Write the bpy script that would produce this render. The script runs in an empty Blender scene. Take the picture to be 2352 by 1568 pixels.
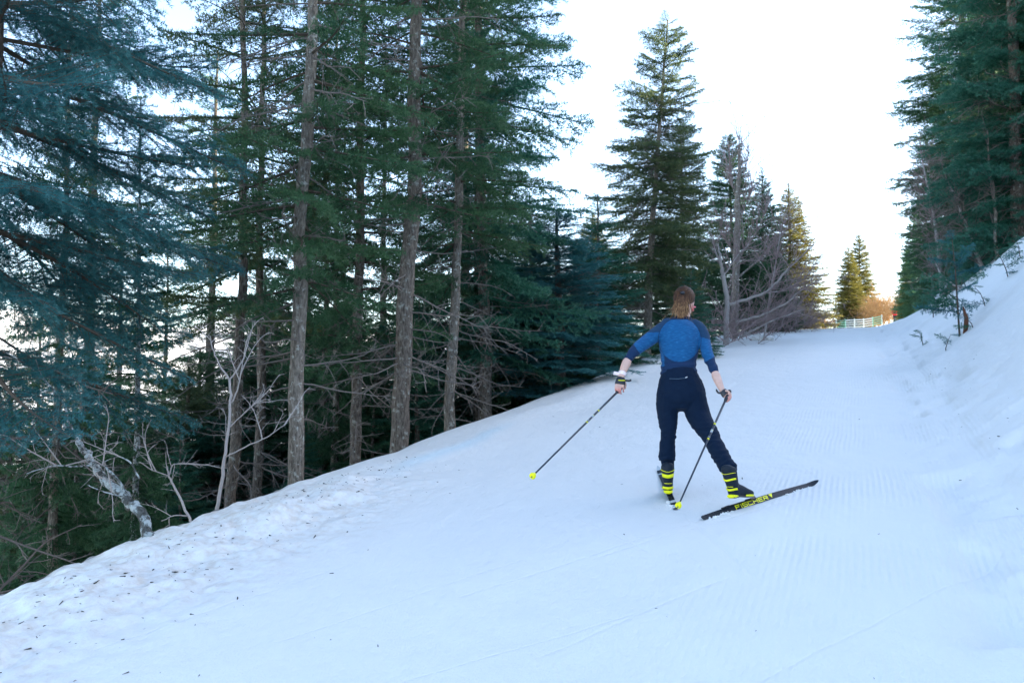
import bpy, math, random
import numpy as np
from mathutils import Vector, Matrix

scene = bpy.context.scene
COL = scene.collection
R = math.radians

# ------------------------------------------------------------------ camera
cam_data = bpy.data.cameras.new('camera')
cam = bpy.data.objects.new('camera', cam_data)
COL.objects.link(cam)
CAM_Z = 1.6
PITCH = math.atan(116 / 1960)
cam.location = (0, 0, CAM_Z)
cam.rotation_euler = (R(90) + PITCH, 0, 0)
cam_data.sensor_width = 36
cam_data.lens = 30.0
cam_data.clip_start = 0.05
cam_data.clip_end = 30000
cam_data.dof.use_dof = True
cam_data.dof.focus_distance = 6.6
cam_data.dof.aperture_fstop = 4.5
scene.camera = cam

# ------------------------------------------------------------------ sky, sun, exposure
SUN_EL, SUN_AZ = R(22), R(85)          # azimuth measured clockwise from the view direction (+Y)
world = bpy.data.worlds.new('World')
scene.world = world
world.use_nodes = True
wn = world.node_tree
bg = wn.nodes['Background']
sky = wn.nodes.new('ShaderNodeTexSky')
sky.sky_type = 'NISHITA'
sky.sun_disc = False
sky.sun_elevation = SUN_EL
sky.sun_rotation = SUN_AZ
sky.altitude = 1200
sky.air_density = 1.0
sky.dust_density = 3.0
sky.ozone_density = 0.35
wn.links.new(sky.outputs[0], bg.inputs[0])
bg.inputs[1].default_value = 0.15
sun_data = bpy.data.lights.new('sun', 'SUN')
sun = bpy.data.objects.new('sun', sun_data)
COL.objects.link(sun)
sun_data.energy = 5.0
sun_data.angle = R(0.53)
sun_data.color = (1.0, 0.86, 0.62)
sd = Vector((math.sin(SUN_AZ) * math.cos(SUN_EL), math.cos(SUN_AZ) * math.cos(SUN_EL), math.sin(SUN_EL)))
sun.rotation_euler = (-sd).to_track_quat('-Z', 'Y').to_euler()
scene.view_settings.view_transform = 'Standard'
scene.view_settings.look = 'None'
scene.view_settings.gamma = 1
scene.view_settings.use_curve_mapping = False
scene.view_settings.exposure = 2.42
scene.cycles.max_bounces = 8
scene.cycles.diffuse_bounces = 5
scene.cycles.glossy_bounces = 2
scene.cycles.transmission_bounces = 5
scene.cycles.use_denoising = True
scene.render.film_transparent = False

# ------------------------------------------------------------------ helpers
CP, SP = math.cos(PITCH), math.sin(PITCH)


def ray(x, y):
    """direction through a point of the 2352 x 1568 picture, unit depth along the view axis"""
    a, b = (x - 1176) / 1960, -(y - 784) / 1960
    return Vector((a, CP - b * SP, SP + b * CP))


def at(x, y, d):
    return Vector((0, 0, CAM_Z)) + ray(x, y) * d


A22 = R(22)
S22, C22 = math.sin(A22), math.cos(A22)


def uv_of(x, y):
    return x * S22 + y * C22, x * C22 - y * S22


def xy_of(u, v):
    return u * S22 + v * C22, u * C22 - v * S22


def hash2(ix, iy, seed):
    n = (ix.astype(np.int64) * 374761393 + iy.astype(np.int64) * 668265263 + seed * 982451653) & 0x7fffffff
    n = ((n ^ (n >> 13)) * 1274126177) & 0x7fffffff
    return ((n ^ (n >> 16)) & 0xffff) / 65535.0


def vnoise(x, y, seed=0):
    x = np.asarray(x, float); y = np.asarray(y, float)
    ix, iy = np.floor(x), np.floor(y)
    fx, fy = x - ix, y - iy
    fx = fx * fx * fx * (fx * (fx * 6 - 15) + 10)
    fy = fy * fy * fy * (fy * (fy * 6 - 15) + 10)
    a = hash2(ix, iy, seed); b = hash2(ix + 1, iy, seed)
    c = hash2(ix, iy + 1, seed); d = hash2(ix + 1, iy + 1, seed)
    return (a + (b - a) * fx) * (1 - fy) + (c + (d - c) * fx) * fy - 0.5


def sstep(a, b, x):
    t = np.clip((np.asarray(x, float) - a) / (b - a), 0, 1)
    return t * t * (3 - 2 * t)


SHADE_HILL = .73
_us = np.arange(-80, 900, 0.25)
_sl = np.interp(_us, [-80, 22, 48, 60, 150, 220, 900], [.12, .12, .055, .0675, .0675, 0.0, -.12])
_bz = np.concatenate([[0], np.cumsum((_sl[1:] + _sl[:-1]) / 2 * 0.25)])
_bz -= np.interp(0, _us, _bz)
_fv = [-99, .55, 1.0, 1.45, 2.0, 2.9, 4.0, 5.5, 8, 12]
_fz = [0, 0, .10, .42, .92, 1.85, 3.1, 4.2, 5.6, 8.0]


def edge_v(u):
    return -4.45 + 0.22 * vnoise(u * .35, u * 0, 5) + .10 * vnoise(u * 1.3, u * 0, 6)


def H(u, v, fine=True):
    u = np.asarray(u, float); v = np.asarray(v, float)
    z = np.interp(u, _us, _bz)
    B = np.interp(u, [-99, 16, 25.7, 33.7, 41, 60, 200], [1, 1, .80, .53, .38, .25, .1])
    bank = np.interp(v + .12 * vnoise(u * .5, v * .3, 11), _fv, _fz)
    z = z + bank * B
    shade_hill = sstep(7, 17, v) * sstep(-14, 4, u) * np.clip(v - 9, 0, 26) * SHADE_HILL * (1 - sstep(46, 61, u))  # unseen hillside, shaped to shade the piste but leave the fir tips sunlit
    z = z + shade_hill
    e = edge_v(u)
    d = e - v
    dp = np.clip(d, 0, None)
    drop = np.where(dp < 1.0, .38 * dp * dp, .38 + .76 * (dp - 1.0))
    drop = np.where(dp > 60, .38 + .76 * 59 + .35 * (dp - 60), drop)
    soft = 1 - .6 * sstep(25, 42, u) * (1 - sstep(3, 25, dp))     # the edge is gentler further up the track
    z = z - drop * soft
    if fine:
        near = 1 - sstep(25, 60, np.abs(u))
        # a ploughed lip along the left edge, lumpy low down
        lip = np.exp(-((d + .35) / .33) ** 2)
        low = 1 - sstep(5.6, 8.2, u)
        z = z + lip * near * (.05 + .07 * vnoise(u * 1.1, v * 1.1, 21) + low * (.03 + .09 * vnoise(u * 3.1, v * 3.1, 22)))
        rough = low * sstep(-1.5, -.5, d) * (1 - sstep(.8, 2, d))
        z = z + rough * (.050 * vnoise(u * 5, v * 5, 23) + .040 * vnoise(u * 11, v * 11, 24) + .022 * vnoise(u * 23, v * 23, 29))
        on = (1 - sstep(.2, 1.0, v)) * (1 - sstep(-.6, .2, d))
        z = z + near * on * (.022 * vnoise(u * .9, v * 1.4, 25) + .010 * vnoise(u * 2.2, v * 3.4, 26) + .006 * vnoise(u * 5.0, v * 7, 27))
        # scuffed strip at the foot of the right bank, runnels on the bank
        foot = sstep(.25, .7, v) * (1 - sstep(1.2, 2.0, v)) * near
        pit = np.clip(vnoise(u * 2.0, v * 3.3, 31) - .02, 0, 1)
        z = z - foot * .24 * pit + foot * .03 * vnoise(u * 7, v * 7, 32)
        bk = sstep(1.1, 2.2, v) * (1 - sstep(40, 60, np.abs(u)))
        z = z + bk * (.16 * vnoise(u * .7, v * .55, 33) + .06 * vnoise(u * 1.9 + v * .8, v * .9, 34) + .018 * vnoise(u * 6, v * 3, 35))
        fl = sstep(.5, 4, d) * (1 - sstep(80, 160, d))
        z = z + fl * (.25 * vnoise(u * .8, v * .8, 36) + .12 * vnoise(u * 2.1, v * 2.1, 37))
        z = z + sstep(80, 200, d) * 14 * (vnoise(u * .012, v * .012, 38))
    return z


def ground(x, y):
    u, v = uv_of(x, y)
    return float(H(u, v))


def hit(x, y):
    """where a line of sight through a picture point meets the ground"""
    r = ray(x, y)
    ks = np.concatenate([np.arange(1.5, 60, .02), np.arange(60, 300, .2)])
    zz = CAM_Z + r.z * ks
    u, v = uv_of(r.x * ks, r.y * ks)
    f = zz - H(u, v)
    i = int(np.argmax(f < 0))
    return Vector((0, 0, CAM_Z)) + r * float(ks[i])


def mesh_obj(name, verts, faces, mats, parent=None, smooth=False, mat_idx=None, attrs=None):
    """faces: int array (n, 3 or 4) or a list of index lists"""
    me = mesh_data(name, verts, faces, mats, smooth, mat_idx, attrs)
    o = bpy.data.objects.new(name, me)
    COL.objects.link(o)
    if parent:
        o.parent = parent
    return o


def mesh_data(name, verts, faces, mats, smooth=False, mat_idx=None, attrs=None):
    me = bpy.data.meshes.new(name)
    verts = np.asarray(verts, np.float32)
    if isinstance(faces, np.ndarray):
        n, k = faces.shape
        me.vertices.add(len(verts))
        me.vertices.foreach_set('co', verts.ravel())
        me.loops.add(n * k)
        me.loops.foreach_set('vertex_index', faces.astype(np.int32).ravel())
        me.polygons.add(n)
        me.polygons.foreach_set('loop_start', np.arange(0, n * k, k, dtype=np.int32))
        me.update(calc_edges=True)
    else:
        me.from_pydata([tuple(p) for p in verts], [], [list(f) for f in faces])
        me.update()
    for m in (mats if isinstance(mats, (list, tuple)) else [mats]):
        me.materials.append(m)
    n = len(me.polygons)
    if mat_idx is not None:
        me.polygons.foreach_set('material_index', np.asarray(mat_idx, np.int32))
    me.polygons.foreach_set('use_smooth', np.full(n, smooth, bool))
    for k, a in (attrs or {}).items():
        a = np.asarray(a, np.float32)
        at_ = me.attributes.new(k, 'FLOAT', 'POINT')
        at_.data.foreach_set('value', a)
    me.validate()
    return me


class Bag:
    """collects geometry for ONE mesh"""
    def __init__(s):
        s.v, s.f, s.m, s.a, s.n = [], [], [], [], 0

    def add(s, v, f, m=0, a=0.0):
        v = np.asarray(v, float)
        f = np.asarray(f, np.int64)
        if f.shape[1] == 4:
            f = np.concatenate([f[:, [0, 1, 2]], f[:, [0, 2, 3]]])
        s.v.append(v); s.f.append(f + s.n)
        s.m.append(np.full(len(f), m))
        s.a.append(np.full(len(v), a) if np.isscalar(a) else np.asarray(a, float))
        s.n += len(v)

    def arrays(s):
        return np.concatenate(s.v), np.concatenate(s.f), np.concatenate(s.m), np.concatenate(s.a)

    def build(s, name, mats, parent=None, smooth=False):
        v, f, m, a = s.arrays()
        return mesh_obj(name, v, f, mats, parent, smooth, m, {'tip': a})

    def data(s, name, mats, smooth=False):
        v, f, m, a = s.arrays()
        return mesh_data(name, v, f, mats, smooth, m, {'tip': a})


def frames(P):
    """tangent and two normals along a polyline"""
    P = np.asarray(P, float)
    T = np.gradient(P, axis=0)
    T /= np.linalg.norm(T, axis=1)[:, None] + 1e-9
    ref = np.array([0, 0, 1.0]) if abs(T[0][2]) < .9 else np.array([1.0, 0, 0])
    N = np.cross(ref[None], T)
    N /= np.linalg.norm(N, axis=1)[:, None] + 1e-9
    return T, N, np.cross(T, N)


def tube(P, r, sides=6, cap=True):
    P = np.asarray(P, float)
    r = np.full(len(P), r) if np.isscalar(r) else np.asarray(r, float)
    T, N, Bn = frames(P)
    th = np.linspace(0, 2 * np.pi, sides, endpoint=False)
    V = (P[:, None] + r[:, None, None] * (np.cos(th)[None, :, None] * N[:, None] + np.sin(th)[None, :, None] * Bn[:, None])).reshape(-1, 3)
    n = len(P)
    i = np.arange(n - 1)[:, None] * sides
    j = np.arange(sides)[None]
    k = (j + 1) % sides
    F = np.stack([i + j, i + k, i + sides + k, i + sides + j], -1).reshape(-1, 4)
    F = np.concatenate([F[:, [0, 1, 2]], F[:, [0, 2, 3]]])
    if cap:
        V = np.concatenate([V, P[:1], P[-1:]])
        c0, c1 = n * sides, n * sides + 1
        jj = np.arange(sides)
        kk = (jj + 1) % sides
        F = np.concatenate([F, np.stack([np.full(sides, c0), kk, jj], 1),
                            np.stack([np.full(sides, c1), (n - 1) * sides + jj, (n - 1) * sides + kk], 1)])
    return V, F


def box(cx, cy, cz, sx, sy, sz, rot=None):
    V = np.array([[x, y, z] for x in (-.5, .5) for y in (-.5, .5) for z in (-.5, .5)]) * [sx, sy, sz]
    if rot is not None:
        V = V @ np.asarray(rot).T
    V = V + [cx, cy, cz]
    F = np.array([[0, 1, 3, 2], [4, 6, 7, 5], [0, 4, 5, 1], [2, 3, 7, 6], [0, 2, 6, 4], [1, 5, 7, 3]])
    return V, F


def ellipsoid(c, r, nu=16, nv=10):
    V, F = [], []
    for i in range(nv + 1):
        t = math.pi * i / nv
        for j in range(nu):
            p = 2 * math.pi * j / nu
            V.append((c[0] + r[0] * math.sin(t) * math.cos(p), c[1] + r[1] * math.sin(t) * math.sin(p), c[2] + r[2] * math.cos(t)))
    for i in range(nv):
        for j in range(nu):
            a, b = i * nu + j, i * nu + (j + 1) % nu
            F.append((a, a + nu, b + nu, b))
    return np.array(V), np.array(F)


def thing(name, label, cat, loc=(0, 0, 0), rotz=0, group=None):
    o = bpy.data.objects.new(name, None)
    o.empty_display_size = .2
    COL.objects.link(o)
    o.location = loc
    o.rotation_euler = (0, 0, rotz)
    o['label'] = label
    o['category'] = cat
    if group:
        o['group'] = group
    return o


def tag(o, label, cat, group=None):
    o['label'] = label
    o['category'] = cat
    if group:
        o['group'] = group
    return o


# ------------------------------------------------------------------ materials
def mat(name):
    m = bpy.data.materials.new(name)
    m.use_nodes = True
    nt = m.node_tree
    return m, nt, nt.nodes['Principled BSDF'], nt.nodes, nt.links


def plain(name, col, rough=.5, spec=.5, bump=None):
    m, nt, p, N, L = mat(name)
    p.inputs['Base Color'].default_value = (*col, 1)
    p.inputs['Roughness'].default_value = rough
    p.inputs['Specular IOR Level'].default_value = spec
    tc = N.new('ShaderNodeTexCoord')
    nz = N.new('ShaderNodeTexNoise')
    nz.inputs['Scale'].default_value = bump[0] if bump else 40
    nz.inputs['Detail'].default_value = 4
    L.new(tc.outputs['Object'], nz.inputs['Vector'])
    hs = N.new('ShaderNodeHueSaturation')
    hs.inputs['Color'].default_value = (*col, 1)
    mr = N.new('ShaderNodeMapRange')
    mr.inputs['To Min'].default_value = .8
    mr.inputs['To Max'].default_value = 1.2
    L.new(nz.outputs['Fac'], mr.inputs['Value'])
    L.new(mr.outputs[0], hs.inputs['Value'])
    L.new(hs.outputs[0], p.inputs['Base Color'])
    if bump:
        b = N.new('ShaderNodeBump')
        b.inputs['Strength'].default_value = bump[1]
        b.inputs['Distance'].default_value = bump[2]
        L.new(nz.outputs['Fac'], b.inputs['Height'])
        L.new(b.outputs[0], p.inputs['Normal'])
    return m


def math_(N, L, op, a, b=None, c=None):
    n = N.new('ShaderNodeMath')
    n.operation = op
    for i, q in enumerate((a, b, c)):
        if q is None:
            continue
        if isinstance(q, (int, float)):
            n.inputs[i].default_value = q
        else:
            L.new(q, n.inputs[i])
    return n.outputs[0]


def ramp(N, L, fac, stops):
    r = N.new('ShaderNodeValToRGB')
    e = r.color_ramp.elements
    while len(e) < len(stops):
        e.new(.5)
    for q, (p, c) in zip(e, stops):
        q.position = p
        q.color = (*c, 1)
    L.new(fac, r.inputs[0])
    return r.outputs[0]


def noise(N, L, vec, scale, detail=4, rough=.55):
    n = N.new('ShaderNodeTexNoise')
    n.inputs['Scale'].default_value = scale
    n.inputs['Detail'].default_value = detail
    n.inputs['Roughness'].default_value = rough
    if vec is not None:
        L.new(vec, n.inputs['Vector'])
    return n.outputs['Fac']


def attr(N, name):
    a = N.new('ShaderNodeAttribute')
    a.attribute_name = name
    return a.outputs['Fac']


def mixc(N, L, f, a, b):
    m = N.new('ShaderNodeMix')
    m.data_type = 'RGBA'
    for s, q in (('Factor', f), ('A', a), ('B', b)):
        i = m.inputs[0] if s == 'Factor' else (m.inputs[6] if s == 'A' else m.inputs[7])
        if isinstance(q, (int, float)):
            i.default_value = q
        elif isinstance(q, tuple):
            i.default_value = (*q, 1)
        else:
            L.new(q, i)
    return m.outputs[2]


def snow_material():
    """snow with comb marks of the groomer, ski lines and dirt; object space is (across, along, up)"""
    m, nt, p, N, L = mat('snow')
    tc = N.new('ShaderNodeTexCoord')
    pos = tc.outputs['Object']
    sx = N.new('ShaderNodeSeparateXYZ')
    L.new(pos, sx.inputs[0])
    v, u = sx.outputs[0], sx.outputs[1]
    # ---- colour
    dirt, floor = attr(N, 'dirt'), attr(N, 'litter')
    n1 = noise(N, L, pos, 3.0, 6)
    n2 = noise(N, L, pos, 14, 6, .6)
    base = mixc(N, L, n1, (.675, .68, .655), (.725, .725, .695))
    dm = math_(N, L, 'MULTIPLY', dirt, ramp(N, L, n2, [(.42, (0, 0, 0)), (.66, (1, 1, 1))]))
    base = mixc(N, L, math_(N, L, 'MULTIPLY', dm, .55), base, (.50, .42, .33))
    ice = attr(N, 'ice')
    base = mixc(N, L, math_(N, L, 'MULTIPLY', ice, .4), base, (.42, .62, .70))
    n3 = noise(N, L, pos, 2.2, 8, .65)
    lit = mixc(N, L, n2, (.020, .016, .011), (.05, .042, .028))
    lf = math_(N, L, 'MULTIPLY', floor, ramp(N, L, n3, [(.38, (1, 1, 1)), (.44, (1, 1, 1))]))
    patch = ramp(N, L, n3, [(.56, (1, 1, 1)), (.62, (.15, .15, .15))])
    lf = math_(N, L, 'MULTIPLY', floor, patch)
    base = mixc(N, L, lf, base, lit)
    L.new(base, p.inputs['Base Color'])
    p.inputs['Roughness'].default_value = .6
    p.inputs['Specular IOR Level'].default_value = .25
    # ---- relief
    wob = noise(N, L, pos, .55, 2)
    vw = math_(N, L, 'ADD', v, math_(N, L, 'MULTIPLY', wob, .07))
    comb = math_(N, L, 'SINE', math_(N, L, 'MULTIPLY', vw, 2 * math.pi / .043))
    mk = math_(N, L, 'MULTIPLY',
               ramp(N, L, noise(N, L, pos, .9, 3), [(.40, (.05, .05, .05)), (.60, (1, 1, 1))]),
               attr(N, 'comb'))
    comb = math_(N, L, 'MULTIPLY', comb, mk)
    # skating leaves long thin scores
    lines = None
    for (u0, v0, u1, v1, w) in [(2.6, -1.0, 5.6, .75, .016), (2.75, -2.2, 4.4, -.9, .012), (3.4, -2.6, 4.9, -1.9, .012), (4.2, -2.0, 6.2, -.9, .014),
                                (5.0, -1.5, 7.6, .1, .014), (6.2, -3.2, 9.5, -2.3, .02), (3.1, -3.4, 4.6, -2.9, .012), (8.2, -2.3, 13, .5, .03),
                                (3.0, -1.7, 3.6, -.6, .01), (5.2, -1.2, 5.9, -1.9, .012), (9.5, -1.0, 14, .2, .03), (11, -.2, 19, .55, .035),
                            (4.9, -.55, 6.14, -1.18, .022), (3.6, -1.35, 4.85, -.68, .02), (2.4, -.6, 3.6, -1.25, .018)]:
        du, dv = u1 - u0, v1 - v0
        ln = math.hypot(du, dv)
        tu, tv = du / ln, dv / ln
        a = math_(N, L, 'SUBTRACT', u, u0)
        b = math_(N, L, 'SUBTRACT', v, v0)
        al = math_(N, L, 'ADD', math_(N, L, 'MULTIPLY', a, tu), math_(N, L, 'MULTIPLY', b, tv))
        ac = math_(N, L, 'ABSOLUTE', math_(N, L, 'SUBTRACT', math_(N, L, 'MULTIPLY', a, -tv), math_(N, L, 'MULTIPLY', b, -tu)))
        g = math_(N, L, 'SUBTRACT', 1.0, math_(N, L, 'DIVIDE', ac, w))
        g = math_(N, L, 'MAXIMUM', g, 0.0)
        ins = math_(N, L, 'MULTIPLY', math_(N, L, 'GREATER_THAN', al, 0.0), math_(N, L, 'LESS_THAN', al, ln))
        g = math_(N, L, 'MULTIPLY', g, ins)
        lines = g if lines is None else math_(N, L, 'MAXIMUM', lines, g)
    grain = noise(N, L, pos, 90, 3, .6)
    mp = N.new('ShaderNodeMapping')
    mp.inputs['Scale'].default_value = (9, 4.5, 9)
    mp.inputs['Rotation'].default_value = (0, 0, .5)
    L.new(pos, mp.inputs[0])
    scuff = noise(N, L, mp.outputs[0], 1.0, 7, .62)
    h = math_(N, L, 'ADD', math_(N, L, 'MULTIPLY', comb, .0027), math_(N, L, 'MULTIPLY', lines, -.0042))
    h = math_(N, L, 'ADD', h, math_(N, L, 'MULTIPLY', grain, .0046))
    h = math_(N, L, 'ADD', h, math_(N, L, 'MULTIPLY', scuff, .024))
    b = N.new('ShaderNodeBump')
    b.inputs['Strength'].default_value = .8
    b.inputs['Distance'].default_value = 1.0
    L.new(h, b.inputs['Height'])
    L.new(b.outputs[0], p.inputs['Normal'])
    return m


def needle_material(name, dark, light, tip, trans=.25, gloss=.35):
    m, nt, p, N, L = mat(name)
    out = N['Material Output']
    oi = N.new('ShaderNodeObjectInfo')
    tc = N.new('ShaderNodeTexCoord')
    n = noise(N, L, tc.outputs['Object'], 1.7, 3)
    f = math_(N, L, 'ADD', math_(N, L, 'MULTIPLY', n, .8), math_(N, L, 'MULTIPLY', oi.outputs['Random'], .35))
    c = ramp(N, L, f, [(.28, dark), (.82, light)])
    c = mixc(N, L, attr(N, 'tip'), c, tip)
    L.new(c, p.inputs['Base Color'])
    p.inputs['Roughness'].default_value = gloss
    p.inputs['Specular IOR Level'].default_value = .12
    t = N.new('ShaderNodeBsdfTranslucent')
    L.new(c, t.inputs[0])
    mx = N.new('ShaderNodeMixShader')
    mx.inputs[0].default_value = trans
    L.new(p.outputs[0], mx.inputs[1])
    L.new(t.outputs[0], mx.inputs[2])
    L.new(mx.outputs[0], out.inputs[0])
    return m


def bark_material(name, dark, light, lichen, amount=.5, zscale=.22):
    m, nt, p, N, L = mat(name)
    tc = N.new('ShaderNodeTexCoord')
    mp = N.new('ShaderNodeMapping')
    mp.inputs['Scale'].default_value = (1, 1, zscale)
    L.new(tc.outputs['Object'], mp.inputs[0])
    n1 = noise(N, L, mp.outputs[0], 48, 8, .72)
    n2 = noise(N, L, tc.outputs['Object'], 13, 6, .7)
    c = ramp(N, L, n1, [(.36, dark), (.66, light)])
    lm = ramp(N, L, n2, [(.62 - .16 * amount, (0, 0, 0)), (.70 - .14 * amount, (1, 1, 1))])
    c = mixc(N, L, math_(N, L, 'MULTIPLY', lm, .85), c, lichen)
    L.new(c, p.inputs['Base Color'])
    p.inputs['Roughness'].default_value = .9
    p.inputs['Specular IOR Level'].default_value = .15
    b = N.new('ShaderNodeBump')
    b.inputs['Strength'].default_value = .9
    b.inputs['Distance'].default_value = .02
    L.new(math_(N, L, 'ADD', n1, math_(N, L, 'MULTIPLY', n2, .5)), b.inputs['Height'])
    L.new(b.outputs[0], p.inputs['Normal'])
    return m


M_SNOW = snow_material()
M_BLUE = needle_material('needles_glaucous', (.014, .088, .092), (.042, .170, .175), (.080, .23, .23), .45, .45)
M_GREEN = needle_material('needles_dark', (.026, .080, .042), (.068, .148, .066), (.085, .165, .085), .48)
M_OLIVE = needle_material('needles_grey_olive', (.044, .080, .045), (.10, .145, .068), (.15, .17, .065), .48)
M_SUNLIT = needle_material('needles_sunlit', (.070, .085, .024), (.15, .145, .040), (.21, .185, .05), .45)  # sunlight put into the needle colour: yellower and brighter, for the sunlit firs
M_FRESH = needle_material('needles_fresh', (.018, .095, .062), (.050, .165, .10), (.080, .20, .135), .48)
M_BARK = bark_material('bark_fir', (.050, .040, .032), (.22, .185, .15), (.32, .33, .29), .45)
M_BARKP = bark_material('bark_pale', (.075, .062, .050), (.32, .28, .23), (.46, .47, .42), .42)
M_LICHEN = bark_material('bark_lichened', (.045, .045, .042), (.13, .14, .13), (.46, .52, .52), 1.05, .6)
M_TWIG = plain('twig_dead', (.165, .145, .13), .9, .1)
M_TWIGP = plain('twig_pale', (.33, .30, .28), .9, .1)
M_WOOD = plain('twig_wood', (.085, .068, .052), .9, .1)

# ------------------------------------------------------------------ terrain
def spaced(parts):
    out = []
    for a, b, s in parts:
        out += list(np.arange(a, b, s))
    return np.array(out + [parts[-1][1]])


def grow(a, b, s0, g):
    out = [a]
    s = s0
    while out[-1] < b:
        out.append(out[-1] + s)
        s *= g
    return out


gu = np.concatenate([spaced([(-60, -8, 3), (-8, 1.2, .4), (1.2, 11, .032)])[:-1], grow(11, 900, .035, 1.022)])
gvR = np.concatenate([spaced([(-5.6, 2.6, .030)])[:-1], grow(2.6, 420, .04, 1.06)])
gvL = -np.array(grow(5.6, 420, .04, 1.06))[1:][::-1]
gv = np.concatenate([gvL, gvR])
VV, UU = np.meshgrid(gv, gu)
ZZ = H(UU, VV)
nu_, nv_ = len(gu), len(gv)
idx = np.arange(nu_ * nv_).reshape(nu_, nv_)
quads = np.stack([idx[:-1, :-1], idx[:-1, 1:], idx[1:, 1:], idx[1:, :-1]], -1).reshape(-1, 4)
D_ = edge_v(UU) - VV
fl = sstep(.45, .75, D_ + .35 * vnoise(UU * 1.7, VV * 1.7, 43)) * (1 - .55 * sstep(18, 30, UU) * (1 - sstep(2, 6, D_))) * (1 - .35 * sstep(4, 9, D_))
fl = np.maximum(fl, sstep(5.2, 7.0, VV) * .15 * (1 - sstep(70, 95, UU)))
dirt = (1 - sstep(5.6, 7.6, UU)) * sstep(-1.5, -.5, D_ + .5 * vnoise(UU * 1.2, VV * 1.2, 40))
dirt = np.maximum(dirt, .22 * (1 - sstep(11, 20, UU)) * sstep(-1.0, -.2, D_))
ice = (sstep(6.6, 7.6, UU) * (1 - sstep(9.0, 10.2, UU))) * np.exp(-((D_ + .50 + .3 * vnoise(UU * 1.5, UU * 0, 41)) / .10) ** 2)
comb = sstep(-1.0, -.3, VV + .5 * vnoise(UU * .4, VV, 42)) * (1 - sstep(.9, 1.3, VV)) * (1 - sstep(24, 34, UU))
comb = np.maximum(comb, .35 * (1 - sstep(6, 9, UU)) * sstep(-1.4, -1.0, -VV - 4.6 + .4) * 0)
ground_o = mesh_obj('snow_ground', np.stack([VV, UU, ZZ], -1).reshape(-1, 3), quads, M_SNOW, smooth=True,
                    attrs={'dirt': dirt.ravel(), 'litter': fl.ravel(), 'ice': ice.ravel(), 'comb': comb.ravel()})
ground_o.rotation_euler = (0, 0, -A22)
ground_o['kind'] = 'structure'


def mountain_material():
    m, nt, p, N, L = mat('mountain')
    tc = N.new('ShaderNodeTexCoord')
    n = noise(N, L, tc.outputs['Object'], .004, 8, .65)
    c = ramp(N, L, n, [(.46, (.72, .74, .78)), (.58, (.16, .19, .23))])
    L.new(c, p.inputs['Base Color'])
    p.inputs['Roughness'].default_value = .9
    return m


# far valley and the ranges beyond it, all round
ra = np.concatenate([[250, 330, 450, 600, 800], np.arange(1100, 12000, 350)])
az = np.linspace(0, 2 * np.pi, 241)[:-1]
AZ, RA = np.meshgrid(az, ra)
X, Y = RA * np.sin(AZ), RA * np.cos(AZ)
UF, VF = uv_of(X, Y)
ZF = -150 - 60 * sstep(250, 1500, RA)
side = .25 + .75 * sstep(-.1, .35, -np.sin(AZ - R(12)))             # higher on the left of the track
ZF = ZF + side * sstep(1500, 6000, RA) * (260 + 520 * (.5 + vnoise(X * .0006, Y * .0006, 50)) + 300 * vnoise(X * .0017, Y * .0017, 51) + 120 * vnoise(X * .005, Y * .005, 52))
ni, nj = RA.shape
idx = np.arange(ni * nj).reshape(ni, nj)
nx = np.roll(idx, -1, 1)
q = np.stack([idx[:-1], idx[1:], nx[1:], nx[:-1]], -1).reshape(-1, 4)
mo = mesh_obj('mountains', np.stack([X, Y, ZF], -1).reshape(-1, 3), q, mountain_material(), smooth=True)
mo['kind'] = 'structure'
# ------------------------------------------------------------------ conifers
def shoots_of(L, rng, step, width, sub=True):
    """twig skeleton of one flat fir bough along +x: list of shoots (p0, p1, tipness) and wood polylines"""
    n = 12
    s = np.linspace(0, 1, n)
    droop = rng.uniform(.10, .22) * L
    lift = rng.uniform(.02, .10) * L
    sway = rng.uniform(-.06, .06) * L
    spine = np.stack([L * s, sway * np.sin(s * 3), -droop * s ** 1.4 + lift * s ** 4], 1)
    sp = lambda q: np.array([np.interp(q, s, spine[:, k]) for k in range(3)])
    wood = [(spine, np.linspace(.011 * L + .004, .003, n))]
    sh = []
    q = rng.uniform(.06, .16)
    side = 1
    while q < .97:
        p = sp(q)
        shape = min(1, (q / .28)) ** .7 * (1 - q) ** .75
        l = width * L * shape * rng.uniform(.65, 1.2) + .05
        if rng.random() < .10:
            l *= .3
        ang = math.radians(rng.uniform(42, 66)) * side
        d = np.array([math.cos(ang), math.sin(ang), rng.uniform(-.42, .12)])
        d /= np.linalg.norm(d)
        m = max(2, int(l / .12) + 1)
        t = np.linspace(0, 1, m)
        fwd = np.array([.18 * l, 0, -.10 * l * rng.uniform(.2, 1.6)])
        lat = p + d[None] * l * t[:, None] + fwd[None] * (t[:, None] ** 2)
        wood.append((lat, np.linspace(.0045, .002, m)))
        sh.append((lat, .35 + .65 * q))
        if sub:
            t2 = rng.uniform(.08, .2)
            sd = 1
            while t2 < .95:
                pp = np.array([np.interp(t2, t, lat[:, k]) for k in range(3)])
                l2 = min(.24, l * .5) * (1 - t2) ** .55 * rng.uniform(.6, 1.15) + .035
                a2 = ang + sd * math.radians(rng.uniform(38, 58))
                d2 = np.array([math.cos(a2), math.sin(a2), rng.uniform(-.85, .35)])
                sh.append((np.stack([pp, pp + d2 * l2 * .5, pp + d2 * l2 + np.array([0.02, 0, -.015])]), .4 + .6 * max(q, t2)))
                t2 += step / max(l, .05) * rng.uniform(.7, 1.25)
                sd = -sd
        side = -side
        q += step * .62 / L * rng.uniform(.7, 1.3)
    sh.append((spine[7:], 1.0))
    return sh, wood, spine


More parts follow.
